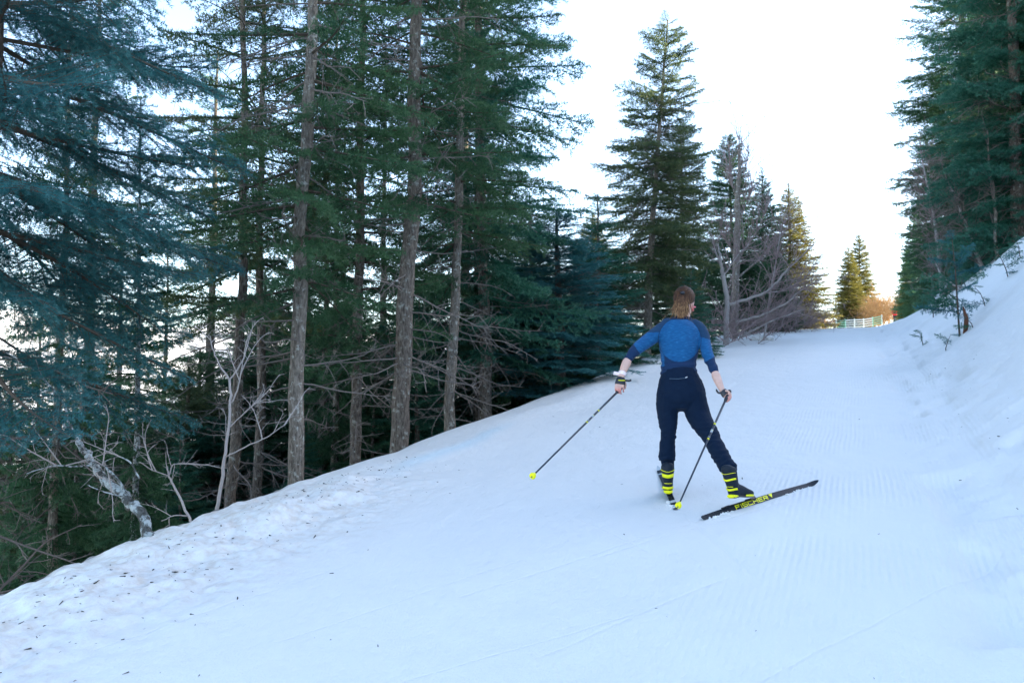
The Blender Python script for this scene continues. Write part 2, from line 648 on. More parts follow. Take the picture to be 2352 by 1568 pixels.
def needles(sh, rng, ds, nl, w, flat=.55):
    """one small triangle per needle, in two combed rows and a ragged upper one"""
    P, T, A = [], [], []
    for line, a in sh:
        seg = np.linalg.norm(np.diff(line, axis=0), axis=1)
        cum = np.concatenate([[0], np.cumsum(seg)])
        k = max(2, int(cum[-1] / ds))
        q = (np.arange(k) + rng.random(k)) / k * cum[-1]
        pos = np.stack([np.interp(q, cum, line[:, i]) for i in range(3)], 1)
        j = np.clip(np.searchsorted(cum, q) - 1, 0, len(seg) - 1)
        tan = np.diff(line, axis=0)[j] / (seg[j][:, None] + 1e-9)
        P.append(pos); T.append(tan); A.append(np.clip((q / cum[-1]) ** 2 * a, 0, 1))
    P, T, A = np.concatenate(P), np.concatenate(T), np.concatenate(A)
    up = np.array([0, 0, 1.0])
    S = np.cross(up[None], T)
    S /= np.linalg.norm(S, axis=1)[:, None] + 1e-6
    U = np.cross(T, S)
    V_, A_ = [], []
    for sgn in (1, -1, 0):
        n = len(P)
        if sgn == 0:
            keep = rng.random(n) < .5
            roll = rng.uniform(-1.2, 1.2, n)
            side = np.cos(roll + 1.57)[:, None] * S + np.sin(roll + 1.57)[:, None] * U
        else:
            keep = np.ones(n, bool)
            roll = rng.normal(.25, flat, n)
            side = sgn * np.cos(roll)[:, None] * S + np.sin(roll)[:, None] * U
        d = side + T * rng.uniform(.35, .9, n)[:, None]
        d /= np.linalg.norm(d, axis=1)[:, None]
        ln = nl * rng.uniform(.7, 1.2, n)[:, None]
        h = T * (w * .5)
        tri = np.stack([P - h, P + h, P + d * ln + rng.normal(0, .15, (n, 3)) * ln], 1)[keep]
        V_.append(tri.reshape(-1, 3))
        A_.append(np.repeat(A[keep], 3))
    V, A = np.concatenate(V_), np.concatenate(A_)
    return V, np.arange(len(V)).reshape(-1, 3), A


def bough_arrays(L, seed, step=.075, width=.42, ds=.010, nl=.032, w=.009, sub=True, side_wood=True, flat=.65):
    rng = np.random.default_rng(seed)
    sh, wood, sp = shoots_of(L, rng, step, width, sub)
    b = Bag()
    V, F, A = needles(sh, rng, ds, nl, w, flat)
    b.add(V, F, 0, A)
    for i, (p, r) in enumerate(wood):
        if i == 0 or side_wood:
            V, F = tube(p, r, 4 if i == 0 else 3, cap=False)
            b.add(V, F, 1)
    return b.arrays()


def twig_arrays(L, seed, order=2, up=.0, wig=.12):
    """a bare dead branch with side twigs along +x"""
    rng = np.random.default_rng(seed)
    b = Bag()

    def go(p, d, l, r, o):
        n = max(3, int(l / .16))
        pts = [p]
        dd = d / np.linalg.norm(d)
        for _ in range(n):
            dd = dd + rng.normal(0, wig, 3) + np.array([0, 0, up * .1])
            dd /= np.linalg.norm(dd)
            pts.append(pts[-1] + dd * l / n)
        pts = np.array(pts)
        V, F = tube(pts, np.linspace(r, r * .3, n + 1), 5 if o == order else 3, cap=False)
        b.add(V, F, 0)
        if o > 0:
            k = int(l / (.13 if o > 1 else .09)) + 1
            for _ in range(k):
                t = rng.uniform(.15, .97)
                i = min(int(t * n), n - 1)
                q = pts[i] + (pts[i + 1] - pts[i]) * (t * n - i)
                tan = pts[i + 1] - pts[i]
                tan /= np.linalg.norm(tan)
                sd = np.cross(tan, rng.normal(0, 1, 3))
                sd /= np.linalg.norm(sd) + 1e-6
                nd = tan * rng.uniform(.4, 1) + sd * rng.uniform(.5, 1)
                go(q, nd, l * (1 - t * .6) * rng.uniform(.18, .42), max(r * .45, .0018), o - 1)
    go(np.zeros(3), np.array([1, 0, -.05]), L, .006 + .005 * L, order)
    return b.arrays()


def rot_mat(yaw, pitch, roll):
    cy, sy = math.cos(yaw), math.sin(yaw)
    cp, sp = math.cos(pitch), math.sin(pitch)
    cr, sr = math.cos(roll), math.sin(roll)
    Rz = np.array([[cy, -sy, 0], [sy, cy, 0], [0, 0, 1]])
    Ry = np.array([[cp, 0, -sp], [0, 1, 0], [sp, 0, cp]])      # positive pitch lifts +x
    Rx = np.array([[1, 0, 0], [0, cr, -sr], [0, sr, cr]])
    return Rz @ Ry @ Rx


def trunk_arrays(h, r, seed, lean=(0, 0), sides=14, knots=True, rtop=.12):
    rng = np.random.default_rng(seed)
    n = max(10, int(h / .28))
    t = np.linspace(0, 1, n)
    z = -0.7 + t * (h + .7)
    wx = np.cumsum(rng.normal(0, .012, n)); wy = np.cumsum(rng.normal(0, .012, n))
    P = np.stack([lean[0] * z + wx * (z > 0), lean[1] * z + wy * (z > 0), z], 1)
    rr = r * (1 - t * (1 - rtop)) * (1 + .45 * np.exp(-np.clip(z, -.3, 99) / .22) * .5) * (1 + rng.normal(0, .03, n))
    V, F = tube(P, rr, sides)
    k = np.arange(len(V))
    V[:, :2] += rng.normal(0, r * .035, (len(V), 2))
    return V, F, P, rr


def crown_plan(h, base, rad, rng, per=5, gap=.42, prof='fir', skip=.12):
    """(height, yaw, pitch, length) of every bough"""
    out = []
    z = base
    while z < h - .12:
        f = (z - base) / (h - base)
        if prof == 'fir':
            l = rad * ((1 - f) ** .48) * (.80 + .20 * min(1, f / .18))
        elif prof == 'column':
            l = rad * (1 - f ** 2.2) * .95
        else:
            l = rad * (1 - f) ** .75
        l = max(l, .16)
        k = max(3, int(round(per * (.7 + .5 * (1 - f)))))
        y0 = rng.uniform(0, 6.28)
        for i in range(k):
            if rng.random() < skip:
                continue
            ll = l * rng.uniform(.72, 1.12)
            pitch = math.radians(-6 + 52 * f ** 1.6 + rng.normal(0, 6))
            out.append((z + rng.uniform(-.12, .12), y0 + i * 6.283 / k + rng.normal(0, .18), pitch, ll))
        z += gap * rng.uniform(.75, 1.25) * (.55 + .6 * (1 - f))
    return out


def axis_at(P, z):
    return np.array([np.interp(z, P[:, 2], P[:, 0]), np.interp(z, P[:, 2], P[:, 1]), z])


# bough and dead-branch templates
T_MID = [bough_arrays(L, 100 + i, step=.105, width=.44, ds=.020, nl=.052, w=.016, side_wood=False, flat=.9) for i, L in enumerate((.7, 1.2, 1.2, 1.8, 1.8, 2.4))]
T_MIDL = (.7, 1.2, 1.2, 1.8, 1.8, 2.4)
T_FAR = [bough_arrays(L, 140 + i, step=.16, width=.46, ds=.034, nl=.085, w=.030, side_wood=False, flat=1.2) for i, L in enumerate((.7, 1.2, 1.8, 2.4))]
T_FARL = (.7, 1.2, 1.8, 2.4)
T_TWIG = [twig_arrays(L, 170 + i) for i, L in enumerate((.8, 1.1, 1.5, 1.9))]
T_TWIGL = (.8, 1.1, 1.5, 1.9)


def pick(lens, l, rng):
    d = np.abs(np.array(lens) - l)
    c = np.flatnonzero(d <= d.min() + .05)
    return int(rng.choice(c))


def merged_crown(h, base, rad, seed, per=5, gap=.42, prof='fir', lod='mid', skip=.12, droop=0.0, P=None):
    rng = np.random.default_rng(seed)
    T, TL = (T_MID, T_MIDL) if lod == 'mid' else (T_FAR, T_FARL)
    b = Bag()
    for z, yaw, pitch, l in crown_plan(h, base, rad, rng, per, gap, prof, skip):
        i = pick(TL, l, rng)
        V, F, m, a = T[i]
        Rm = rot_mat(yaw, pitch - droop, rng.normal(0, .25))
        c = axis_at(P, z) if P is not None else np.array([0, 0, z])
        b.add((V * (l / TL[i])) @ Rm.T + c, F, m, a)
        b.m[-1] = m.copy()
    i = 0
    V, F, m, a = T[0]
    c = axis_at(P, h) if P is not None else np.array([0, 0, h])
    b.add((V * .55) @ rot_mat(0, 1.45, 0).T + c - [0, 0, .3], F, 0, a)
    b.m[-1] = m.copy()
    return b


def merged_twigs(lo, hi, length, n, seed, P=None, down=.25):
    rng = np.random.default_rng(seed)
    b = Bag()
    for _ in range(n):
        z = rng.uniform(lo, hi)
        l = length * rng.uniform(.5, 1.15)
        i = pick(T_TWIGL, l, rng)
        V, F, m, a = T_TWIG[i]
        Rm = rot_mat(rng.uniform(0, 6.28), -down + rng.normal(0, .22), rng.uniform(0, 6.28))
        c = axis_at(P, z) if P is not None else np.array([0, 0, z])
        b.add((V * (l / T_TWIGL[i])) @ Rm.T + c, F, 0)
    return b


# whole-tree variants whose meshes are shared by the copies
VARIANT = {}


def variant(key, h, r, base, rad, seed, per=5, gap=.42, prof='fir', lod='mid', skip=.12, dead=0, lean=(0, 0), droop=0.0, dead_len=1.1, dead_hi=None):
    V, F, P, rr = trunk_arrays(h, r, seed, lean, 12 if lod == 'mid' else 8)
    tr = mesh_data('trunk', V, F, M_BARK, True)
    cr = merged_crown(h, base, rad, seed, per, gap, prof, lod, skip, droop, P).data('crown', [M_GREEN, M_WOOD])
    dd = None
    if dead:
        dd = merged_twigs(.6, dead_hi or base + 1.2, dead_len, dead, seed + 7, P).data('dead_branches', [M_TWIG])
    VARIANT[key] = (tr, cr, dd, h)


variant('old', 14, .17, 3.4, 2.1, 1, per=4, gap=.46, dead=90, skip=.32, dead_len=1.4, dead_hi=11)
variant('old2', 13, .15, 3.8, 1.9, 2, per=4, gap=.44, dead=90, skip=.32, dead_len=1.3, dead_hi=10)
variant('young', 6.5, .085, .15, 1.6, 3, per=6, gap=.26, prof='cone', dead=0, skip=.05)
variant('full', 11, .16, .3, 2.3, 4, per=7, gap=.31, dead=90, dead_len=1.6, dead_hi=9, skip=.12)
variant('slim', 10, .11, 1.2, 1.25, 5, per=6, gap=.30, prof='column', dead=36, dead_hi=4)
variant('farA', 12, .17, .2, 2.7, 6, per=9, gap=.30, lod='far', prof='cone', skip=.05)
variant('farB', 13, .17, .8, 2.5, 7, per=8, gap=.32, lod='far', dead=30, skip=.05)
print('variants', {k: len(v[1].polygons) for k, v in VARIANT.items()})


def recolor(me, mats):
    m2 = me.copy()
    m2.materials.clear()
    for m in mats:
        m2.materials.append(m)
    return m2


_rc = {}


def conifer(name, label, key, x, d, scale=1.0, needles=None, bark=None, rot=0.0, group=None, sink=0.1, wide=None, lean=0.0, xy=None, cat='tree', ytop=None):
    """stands a conifer on the ground where the line of sight through picture column x is d metres away"""
    tr, cr, dd, h = VARIANT[key]
    if xy is None:
        xy = ((x - 1176) / 1960 * d, d)
    z = ground(*xy) - sink
    if ytop is not None:
        scale = (at(x, ytop, d).z - z) / h
    t = thing(name, label, cat, (xy[0], xy[1], z), rot, group)
    wide = wide or scale
    for me, mm, nm in ((tr, bark and [bark], 'trunk'), (cr, needles and [needles, M_WOOD], 'crown'), (dd, None, 'dead_branches')):
        if me is None:
            continue
        if mm:
            k = (me.name, tuple(q.name for q in mm))
            if k not in _rc:
                _rc[k] = recolor(me, mm)
            me = _rc[k]
        o = bpy.data.objects.new(nm, me)
        COL.objects.link(o)
        o.parent = t
        o.scale = (wide, wide, scale)
    if lean:
        t.rotation_euler = (0, lean, rot)
    return t
# ------------------------------------------------------------------ the near fir on the left, bough by bough
NEAR_L = (1.1, 1.5, 1.9, 2.3)
NEAR_T = [bough_arrays(L, 200 + i, step=.070, width=.40, ds=.0085, nl=.030, w=.0065) for i, L in enumerate(NEAR_L)]
NEAR_ME = [mesh_data('bough', t[0], t[1], [M_BLUE, M_WOOD], False, t[2], {'tip': t[3]}) for t in NEAR_T]
MID_ME = [mesh_data('bough', t[0], t[1], [M_GREEN, M_WOOD], False, t[2], {'tip': t[3]}) for t in T_MID]
MIDB_ME = [recolor(m, [M_BLUE, M_WOOD]) for m in MID_ME]
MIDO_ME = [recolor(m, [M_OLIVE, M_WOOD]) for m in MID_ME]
MIDF_ME = [recolor(m, [M_FRESH, M_WOOD]) for m in MID_ME]
TWIG_ME = [mesh_data('dead_branch', t[0], t[1], [M_TWIG], False) for t in T_TWIG]


def part(name, me, parent, loc=(0, 0, 0), M3=None, s=1.0):
    o = bpy.data.objects.new(name, me)
    COL.objects.link(o)
    o.parent = parent
    if M3 is None:
        M3 = np.eye(3)
    m = Matrix([[*(M3[0] * s), loc[0]], [*(M3[1] * s), loc[1]], [*(M3[2] * s), loc[2]], [0, 0, 0, 1]])
    o.matrix_basis = m
    return o


def bough_tree(name, label, x, d, h, r, base, rad, seed, meshes, lens, per=4, gap=.5, skip=.2, dead=20, dead_len=1.3, dead_lo=.6, dead_hi=None,
               lean=(0, 0), bark=None, group=None, sink=.1, prof='fir', droop=0.0, zmax=None, sector=None, ytop=None):
    rng = np.random.default_rng(seed)
    xy = ((x - 1176) / 1960 * d, d)
    z0 = ground(*xy) - sink
    if ytop is not None:
        h = at(x, ytop, d).z - z0
    t = thing(name, label, 'tree', (xy[0], xy[1], z0), 0, group)
    V, F, P, rr = trunk_arrays(h, r, seed, lean, 16)
    mesh_obj('trunk', V, F, bark or M_BARK, t, True)
    for z, yaw, pitch, l in crown_plan(h, base, rad, rng, per, gap, prof, skip):
        if zmax and z > zmax:
            continue
        if sector and math.cos(yaw - sector[0]) < sector[1]:
            continue
        i = pick(lens, l, rng)
        part('bough', meshes[i], t, axis_at(P, z), rot_mat(yaw, pitch - droop, rng.normal(0, .25)), l / lens[i])
    for _ in range(dead):
        z = rng.uniform(dead_lo, dead_hi or base + 1.5)
        l = dead_len * rng.uniform(.5, 1.15)
        i = pick(T_TWIGL, l, rng)
        part('dead_branch', TWIG_ME[i], t, axis_at(P, z), rot_mat(rng.uniform(0, 6.28), -.22 + rng.normal(0, .2), rng.uniform(0, 6.28)), l / T_TWIGL[i])
    return t


bough_tree('fir_tree', 'big blue-green fir closest to the camera whose feathery boughs fill the upper left corner', -60, 7.0, 9.5, .17, 2.9, 2.55, 11,
           NEAR_ME, NEAR_L, per=7, gap=.40, skip=.10, dead=14, dead_len=1.4, dead_hi=3.2, droop=.10)

# the row of old firs just below the edge of the piste
ROW = 'old firs lining the left edge of the piste'
bough_tree('fir_tree', 'fir with thick lichen-streaked trunk, nearest to the snow edge of all the front trunks', 678, 9.6, 13, .098, 2.7, 1.7, 21, MID_ME, T_MIDL,
           per=4, gap=.46, skip=.15, dead=64, dead_lo=1.2, dead_hi=9, lean=(.017, 0), bark=M_BARKP, group=ROW)
bough_tree('fir_tree', 'thickest clean grey fir trunk in the middle of the forest edge', 925, 11.2, 14, .125, 3.5, 1.8, 22, MID_ME, T_MIDL,
           per=5, gap=.5, skip=.25, dead=76, dead_lo=1.2, dead_hi=10, lean=(.030, 0), bark=M_BARK, group=ROW)
bough_tree('fir_tree', 'fir with pale blotched trunk just right of the tallest clean trunk', 1034, 13.2, 14, .092, 2.8, 2.0, 23, MID_ME, T_MIDL,
           per=4, gap=.50, skip=.22, dead=70, dead_hi=10, lean=(.032, 0), bark=M_BARKP, group=ROW)
bough_tree('fir_tree', 'mossy stout fir trunk half hidden by boughs between the two thickest trunks', 818, 12.4, 12, .095, 2.3, 1.7, 24, MID_ME, T_MIDL,
           per=5, gap=.42, skip=.16, dead=56, dead_hi=9, lean=(.010, 0), bark=M_BARK, group=ROW)
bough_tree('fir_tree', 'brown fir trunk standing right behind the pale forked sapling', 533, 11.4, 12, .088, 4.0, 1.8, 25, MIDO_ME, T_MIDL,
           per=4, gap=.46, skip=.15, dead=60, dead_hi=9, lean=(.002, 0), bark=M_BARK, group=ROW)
bough_tree('fir_tree', 'grey fir trunk between the forked sapling and the lichen-streaked trunk', 596, 13.2, 13, .088, 4.6, 1.7, 26, MID_ME, T_MIDL,
           per=4, gap=.48, skip=.2, dead=60, dead_hi=9, lean=(-.003, 0), bark=M_BARK, group=ROW)
bough_tree('fir_tree', 'dense fir whose upturned branch tips stand out against the sky right of the forest', 1112, 14.6, 15, .115, 1.6, 2.3, 27, MIDF_ME, T_MIDL,
           per=5, gap=.44, skip=.14, dead=60, dead_hi=10, lean=(-.005, 0), bark=M_BARK, group=ROW)
conifer('young_fir', 'bushy blue-green young fir low at the snow edge left of the skier', 'full', 1285, 15.6, .62, M_BLUE, rot=1.0, wide=.80, ytop=480)
conifer('young_fir', 'shorter dark young fir crowding the big central fir from the left', 'young', 1372, 19, 1.0, M_FRESH, rot=2.2, wide=1.15, ytop=440)
conifer('fir_tree', 'thin fir trunk with dead side branches left of the mossy stout trunk', 'slim', 771, 14.5, 1.05, M_GREEN, M_BARKP, rot=.5, wide=.7)
conifer('fir_tree', 'thin dark fir trunk between the lichen-streaked trunk and the thin dead-branched one', 'slim', 738, 15.8, 1.0, M_GREEN, rot=2.1, wide=.8)
conifer('fir_tree', 'slender grey fir trunk at far left standing behind the leaning lichened tree', 'slim', 128, 9.6, .95, M_GREEN, M_BARKP, rot=3.0, wide=.6)
conifer('fir_tree', 'spindly lichen-spotted fir stem rising beside the leaning lichened tree', 'slim', 316, 8.9, .55, M_GREEN, M_LICHEN, rot=.9, wide=.42)
conifer('fir_tree', 'thin fir stem right of the pale blotched trunk', 'slim', 1100, 15.4, 1.1, M_GREEN, M_BARK, rot=4.0, wide=.8)

# the wood going down the slope behind them
rng = np.random.default_rng(77)
BACK = 'firs crowding the slope behind the front trunks'
back = [(205, 14.5, 'old2', None, 'tall thin-crowned fir rising behind the boughs of the big near fir'),
        (480, 18.5, 'old', None, 'tall open-crowned fir seen left of the trunk behind the forked sapling'),
        (90, 22, 'old2', None, 'distant tall fir showing through the near fir at the left picture edge'),
        (705, 20.5, 'old', None, 'tall fir close behind the lichen-streaked trunk'),
        (880, 23, 'old2', None, 'far tall fir between the mossy trunk and the thickest trunk'),
        (1070, 20, 'old', None, 'tall fir directly behind the pale blotched trunk'),
        (380, 25, 'old2', None, 'far slender fir against bright sky left of the front row'),
        (590, 26, 'old', None, 'far tall fir behind the grey trunk beside the forked sapling'),
        (270, 21, 'old', None, 'tall fir standing far behind the leaning lichened tree'),
        (790, 27, 'old2', None, 'farthest slim fir behind the thin dead-branched trunk'),
        (30, 13, 'full', 830, 'low dark fir in the bottom left corner of the wood'),
        (330, 13.2, 'full', 930, 'low bushy fir directly behind the leaning lichened tree'),
        (430, 15, 'full', 840, 'low bushy fir behind the crooked bent sapling'),
        (250, 17, 'full', 900, 'low fir down the slope left of the leaning lichened tree'),
        (560, 18, 'full', 800, 'bushy fir filling the gap between the two trunks near the forked sapling'),
        (640, 17.5, 'full', 700, 'bushy fir left of the lichen-streaked trunk'),
        (790, 19, 'full', 690, 'bushy mid-height fir behind the thin dead-branched trunk'),
        (868, 16.5, 'full', 740, 'bushy fir between the mossy stout trunk and the thickest trunk'),
        (985, 17.5, 'full', 660, 'bushy fir between the thickest trunk and the pale blotched one'),
        (1160, 18.5, 'full', 600, 'broad bushy fir right of the stem beside the pale blotched trunk'),
        (1225, 20.5, 'full', 540, 'broad fir at the right end of the forest, behind the young blue-green one'),
        (150, 16, 'full', 880, 'low fir behind the slender grey trunk at far left'),
        (1120, 24, 'full', 640, 'low full fir deep in the wood near its right end'),
        (700, 22, 'full', 700, 'low fir deep in the wood right of the lichen-streaked trunk'),
        (90, 14.5, 'full', 960, 'lowest dark fir between the slender grey trunk and the left picture edge'),
        (500, 14.5, 'full', 960, 'lowest fir right behind the foot of the forked sapling'),
        (930, 21, 'full', 690, 'mid-height fir hidden behind the thickest trunk'),
        (740, 17, 'full', 830, 'low fir at the foot of the thin dark trunk')]
for x, d, k, yt, lab in back:
    conifer('fir_tree', lab, k, x, d, rng.uniform(.9, 1.1), [M_GREEN, M_OLIVE, M_GREEN, M_FRESH][rng.integers(4)],
            rot=rng.uniform(0, 6.28), group=BACK, ytop=yt, wide=None if yt is None else rng.uniform(.8, 1.0))
for x, d, s, lab in [(185, 11.2, .55, 'small dark fir below the near fir, left of the leaning lichened tree'), (420, 11.8, .42, 'small dark fir between the leaning tree and the forked sapling'),
                     (960, 14.2, .5, 'small fir just right of the foot of the thickest trunk'), (860, 14, .45, 'small fir right of the foot of the mossy stout trunk'),
                     (1010, 15.5, .55, 'small fir left of the foot of the pale blotched trunk'), (1170, 16.8, .7, 'small fir at the snow edge left of the blue-green bushy one'),
                     (600, 15.5, .5, 'small fir behind the foot of the grey trunk near the forked sapling'), (60, 10.6, .5, 'small dark fir at the left picture edge above the snow'),
                     (700, 13.6, .36, 'smallest fir right of the foot of the lichen-streaked trunk'), (1215, 17.6, .75, 'small dark fir half hidden by the blue-green bushy one')]:
    conifer('young_fir', lab, 'young', x, d, s, [M_GREEN, M_FRESH][rng.integers(2)], rot=rng.uniform(0, 6.28),
            group='small firs under the tall ones', wide=s * 1.35)

# ------------------------------------------------------------------ the group in the middle
def central():
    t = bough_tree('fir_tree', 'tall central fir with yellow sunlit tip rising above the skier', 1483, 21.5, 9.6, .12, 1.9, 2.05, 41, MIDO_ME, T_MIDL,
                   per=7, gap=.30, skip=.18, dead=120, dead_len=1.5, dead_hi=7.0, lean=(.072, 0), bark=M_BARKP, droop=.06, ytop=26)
    return t


central()
conifer('young_fir', 'small fir behind the head of the skier', 'young', 1590, 20.0, .40, M_FRESH, rot=.3, wide=.62, ytop=618)
conifer('fir_tree', 'yellowish fir glimpsed between the forest and the tall central fir', 'farB', 1370, 36, .60, M_SUNLIT, rot=.3, wide=.7)
conifer('fir_tree', 'fir close behind the tall central fir, filling its right side', 'full', 1572, 25, .62, M_GREEN, rot=1.3, wide=.68)
conifer('spruce_tree', 'thin spruce with reddish sparse top behind the bare broadleaf tree', 'farB', 1690, 31, .60, M_GREEN, M_BARKP, rot=.3, wide=.62, ytop=300)
conifer('spruce_tree', 'smaller dark conifer between the reddish-topped spruce and the sunlit fir', 'farA', 1757, 35, .60, M_GREEN, rot=1.3, wide=.66, ytop=378)
conifer('fir_tree', 'sunlit yellow-green fir at the right end of the middle group', 'farA', 1822, 39, .68, M_SUNLIT, rot=2.3, wide=.86, ytop=412)
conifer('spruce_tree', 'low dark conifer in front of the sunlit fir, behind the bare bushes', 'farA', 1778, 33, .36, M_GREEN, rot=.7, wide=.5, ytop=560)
conifer('fir_tree', 'far fir standing alone where the piste disappears over the crest', 'farA', 1978, 112, 1.08, M_SUNLIT, rot=.2, wide=1.4, ytop=525)
conifer('fir_tree', 'shorter far fir merging into the left of the lone crest fir', 'farA', 1955, 109, .88, M_SUNLIT, rot=1.9, wide=1.2, ytop=556)

for x, d, yt, w, lab in [(1425, 25.0, 590, .75, 'low bushy fir left of the lower trunk of the tall central fir'), (1340, 21.5, 570, .85, 'bushy fir between the blue-green bushy one and the tall central fir'),
                         (1510, 29.0, 560, .85, 'bushy fir right behind the lower trunk of the tall central fir'), (1610, 30.0, 520, .8, 'dark fir in the gap right of the tall central fir'),
                         (600, 20.5, 620, .9, 'mid-height fir behind the grey trunk near the forked sapling'), (465, 17.5, 800, .9, 'low broad fir left of the trunk behind the forked sapling')]:
    conifer('fir_tree', lab, 'full', x, d, 1, M_GREEN, rot=x * .3, wide=w, ytop=yt)

# ------------------------------------------------------------------ the wood on the right bank
RIGHT = [(2352, 24.0, 'full', 1.30, M_FRESH, 'nearest fir on the right bank, its fresh green boughs cut off by the picture edge'),
         (2235, 33.0, 'full', 1.50, M_GREEN, 'tallest fir on the right bank, long branches reaching left into the sky'),
         (2300, 29.0, 'full', 1.05, M_GREEN, 'dark fir filling the middle of the right bank wood'),
         (2185, 36.0, 'full', .95, M_GREEN, 'shorter dark fir below the long reaching branches on the right bank'),
         (2155, 47.0, 'full', .76, M_FRESH, 'low bushy fir at the foot of the right bank wood'),
         (2110, 56.0, 'farA', .62, M_GREEN, 'last and lowest fir at the far end of the right bank wood'),
         (2090, 66.0, 'farA', .48, M_SUNLIT, 'yellowish small fir behind the far end of the right bank wood'),
         (2262, 26.0, 'young', .62, M_FRESH, 'young bright green fir at the front of the right bank wood'),
         (2340, 36.0, 'old', 1.1, M_GREEN, 'tall fir standing behind the other right bank firs'),
         (2205, 33.5, 'young', .60, M_FRESH, 'small fresh green fir low on the right bank slope')]
for i, (x, d, k, s, nm, lab) in enumerate(RIGHT):
    conifer('fir_tree', lab, k, x, d, s, nm, rot=i * 1.7, group='firs on the right bank')
for x, d, lab in [(2420, 28, 'dark fir deep in the right bank wood, closest to the picture edge'), (2440, 36, 'dark fir deep in the right bank wood, behind the nearest fresh green one'),
                  (2290, 45, 'dark fir deep in the right bank wood, farthest up the slope'), (2500, 24, 'dark fir at the right picture edge behind the nearest bank fir')]:
    conifer('fir_tree', lab, 'farB', x, d, 1.05, M_GREEN, rot=x * .1, group='firs deeper inside the right bank wood')
# ------------------------------------------------------------------ bare trees, saplings, shrubs
def bare(name, label, limbs, cat='tree', bark=None, twig_mat=None, seed=0, twig=(60, .5), group=None, base=None, start=.25, up=.4, tsides=9):
    """limbs: polylines of (x, y, distance, radius); the first is the trunk; fine twigs grow from the others"""
    rng = np.random.default_rng(seed)
    P0 = Vector(base) if base is not None else at(*limbs[0][0][:3])
    t = thing(name, label, cat, tuple(P0), 0, group)
    lines = []
    for i, lm in enumerate(limbs):
        P = np.array([at(*p[:3]) for p in lm]) - np.array(P0)
        r = np.array([p[3] for p in lm])
        n = len(P)
        q = np.linspace(0, n - 1, (n - 1) * 5 + 1)
        P = np.stack([np.interp(q, np.arange(n), P[:, k]) for k in range(3)], 1)
        P[1:-1] = (P[:-2] + 2 * P[1:-1] + P[2:]) / 4
        P[1:-1] = (P[:-2] + 2 * P[1:-1] + P[2:]) / 4
        P[1:-1] += rng.normal(0, .012, (len(P) - 2, 3)) * min(1, r.max() * 25)
        r = np.interp(q, np.arange(n), r)
        V, F = tube(P, r, tsides if i == 0 else 6)
        mesh_obj('trunk' if i == 0 else 'limb', V, F, bark or M_TWIG, t, True)
        lines.append((P, r))
    if twig[0]:
        b = Bag()
        for _ in range(twig[0]):
            P, r = lines[rng.integers(len(lines))]
            j = int(rng.uniform(start, 1) * (len(P) - 1))
            tan = P[min(j + 1, len(P) - 1)] - P[j - 1]
            tan /= np.linalg.norm(tan) + 1e-9
            d = tan * .7 + rng.normal(0, .55, 3) + np.array([0, 0, up])
            d /= np.linalg.norm(d)
            l = twig[1] * rng.uniform(.4, 1.2)
            i = pick(T_TWIGL, l, rng)
            V, F, m, a = T_TWIG[i]
            b.add((V * (l / T_TWIGL[i]) * [1, 1, 1]) @ rot_mat(math.atan2(d[1], d[0]), math.asin(d[2]), rng.uniform(0, 6)).T + P[j], F)
        b.build('twigs', [twig_mat or M_TWIG], t)
    return t


def base_at(x, y, d, sink=.15):
    p = at(x, y, d)
    return (p.x, p.y, ground(p.x, p.y) - sink)


bare('leaning_tree', 'leaning lichen-covered trunk bending left out over the lower end of the snow edge',
     [[(356, 1280, 6.25, .046), (340, 1222, 6.3, .043), (318, 1172, 6.35, .039), (296, 1148, 6.4, .037), (255, 1112, 6.5, .034), (217, 1072, 6.6, .031), (190, 1026, 6.7, .027), (166, 988, 6.75, .019), (146, 972, 6.8, .008)],
      [(300, 1145, 6.4, .012), (262, 1092, 6.45, .010), (236, 1066, 6.5, .007), (222, 1062, 6.5, .004)],
      [(212, 1068, 6.6, .009), (170, 1072, 6.5, .007), (120, 1068, 6.4, .005), (60, 1088, 6.3, .003)],
      [(160, 985, 6.76, .009), (150, 930, 6.8, .009), (120, 890, 6.7, .008), (80, 850, 6.6, .006), (0, 800, 6.4, .004)],
      [(320, 1100, 6.42, .006), (300, 1060, 6.45, .006), (270, 1046, 6.5, .004), (235, 1062, 6.55, .003)],
      [(285, 1140, 6.4, .006), (240, 1130, 6.3, .005), (200, 1112, 6.2, .003)]],
     bark=M_LICHEN, twig_mat=M_TWIGP, seed=3, twig=(18, .45), start=.35, up=.25)
bare('sapling', 'pale forked bare sapling standing at the snow edge in front of the brown fir trunk',
     [[(497, 1185, 7.35, .017), (508, 1110, 7.4, .015), (520, 1020, 7.4, .013), (530, 930, 7.4, .012), (527, 872, 7.4, .010)],
      [(527, 872, 7.4, .009), (505, 840, 7.4, .007), (488, 800, 7.4, .005), (482, 770, 7.4, .003)],
      [(527, 872, 7.4, .008), (545, 850, 7.4, .007), (562, 815, 7.4, .006), (578, 760, 7.4, .003)],
      [(532, 925, 7.4, .007), (548, 890, 7.38, .006), (560, 815, 7.3, .004), (566, 780, 7.3, .003)],
      [(517, 1050, 7.4, .007), (575, 1020, 7.3, .006), (620, 1000, 7.2, .004), (660, 970, 7.2, .003)],
      [(523, 985, 7.4, .006), (560, 950, 7.35, .004), (590, 920, 7.3, .003)]],
     bark=M_TWIGP, twig_mat=M_TWIGP, seed=4, twig=(16, .4), start=.4, up=.6)
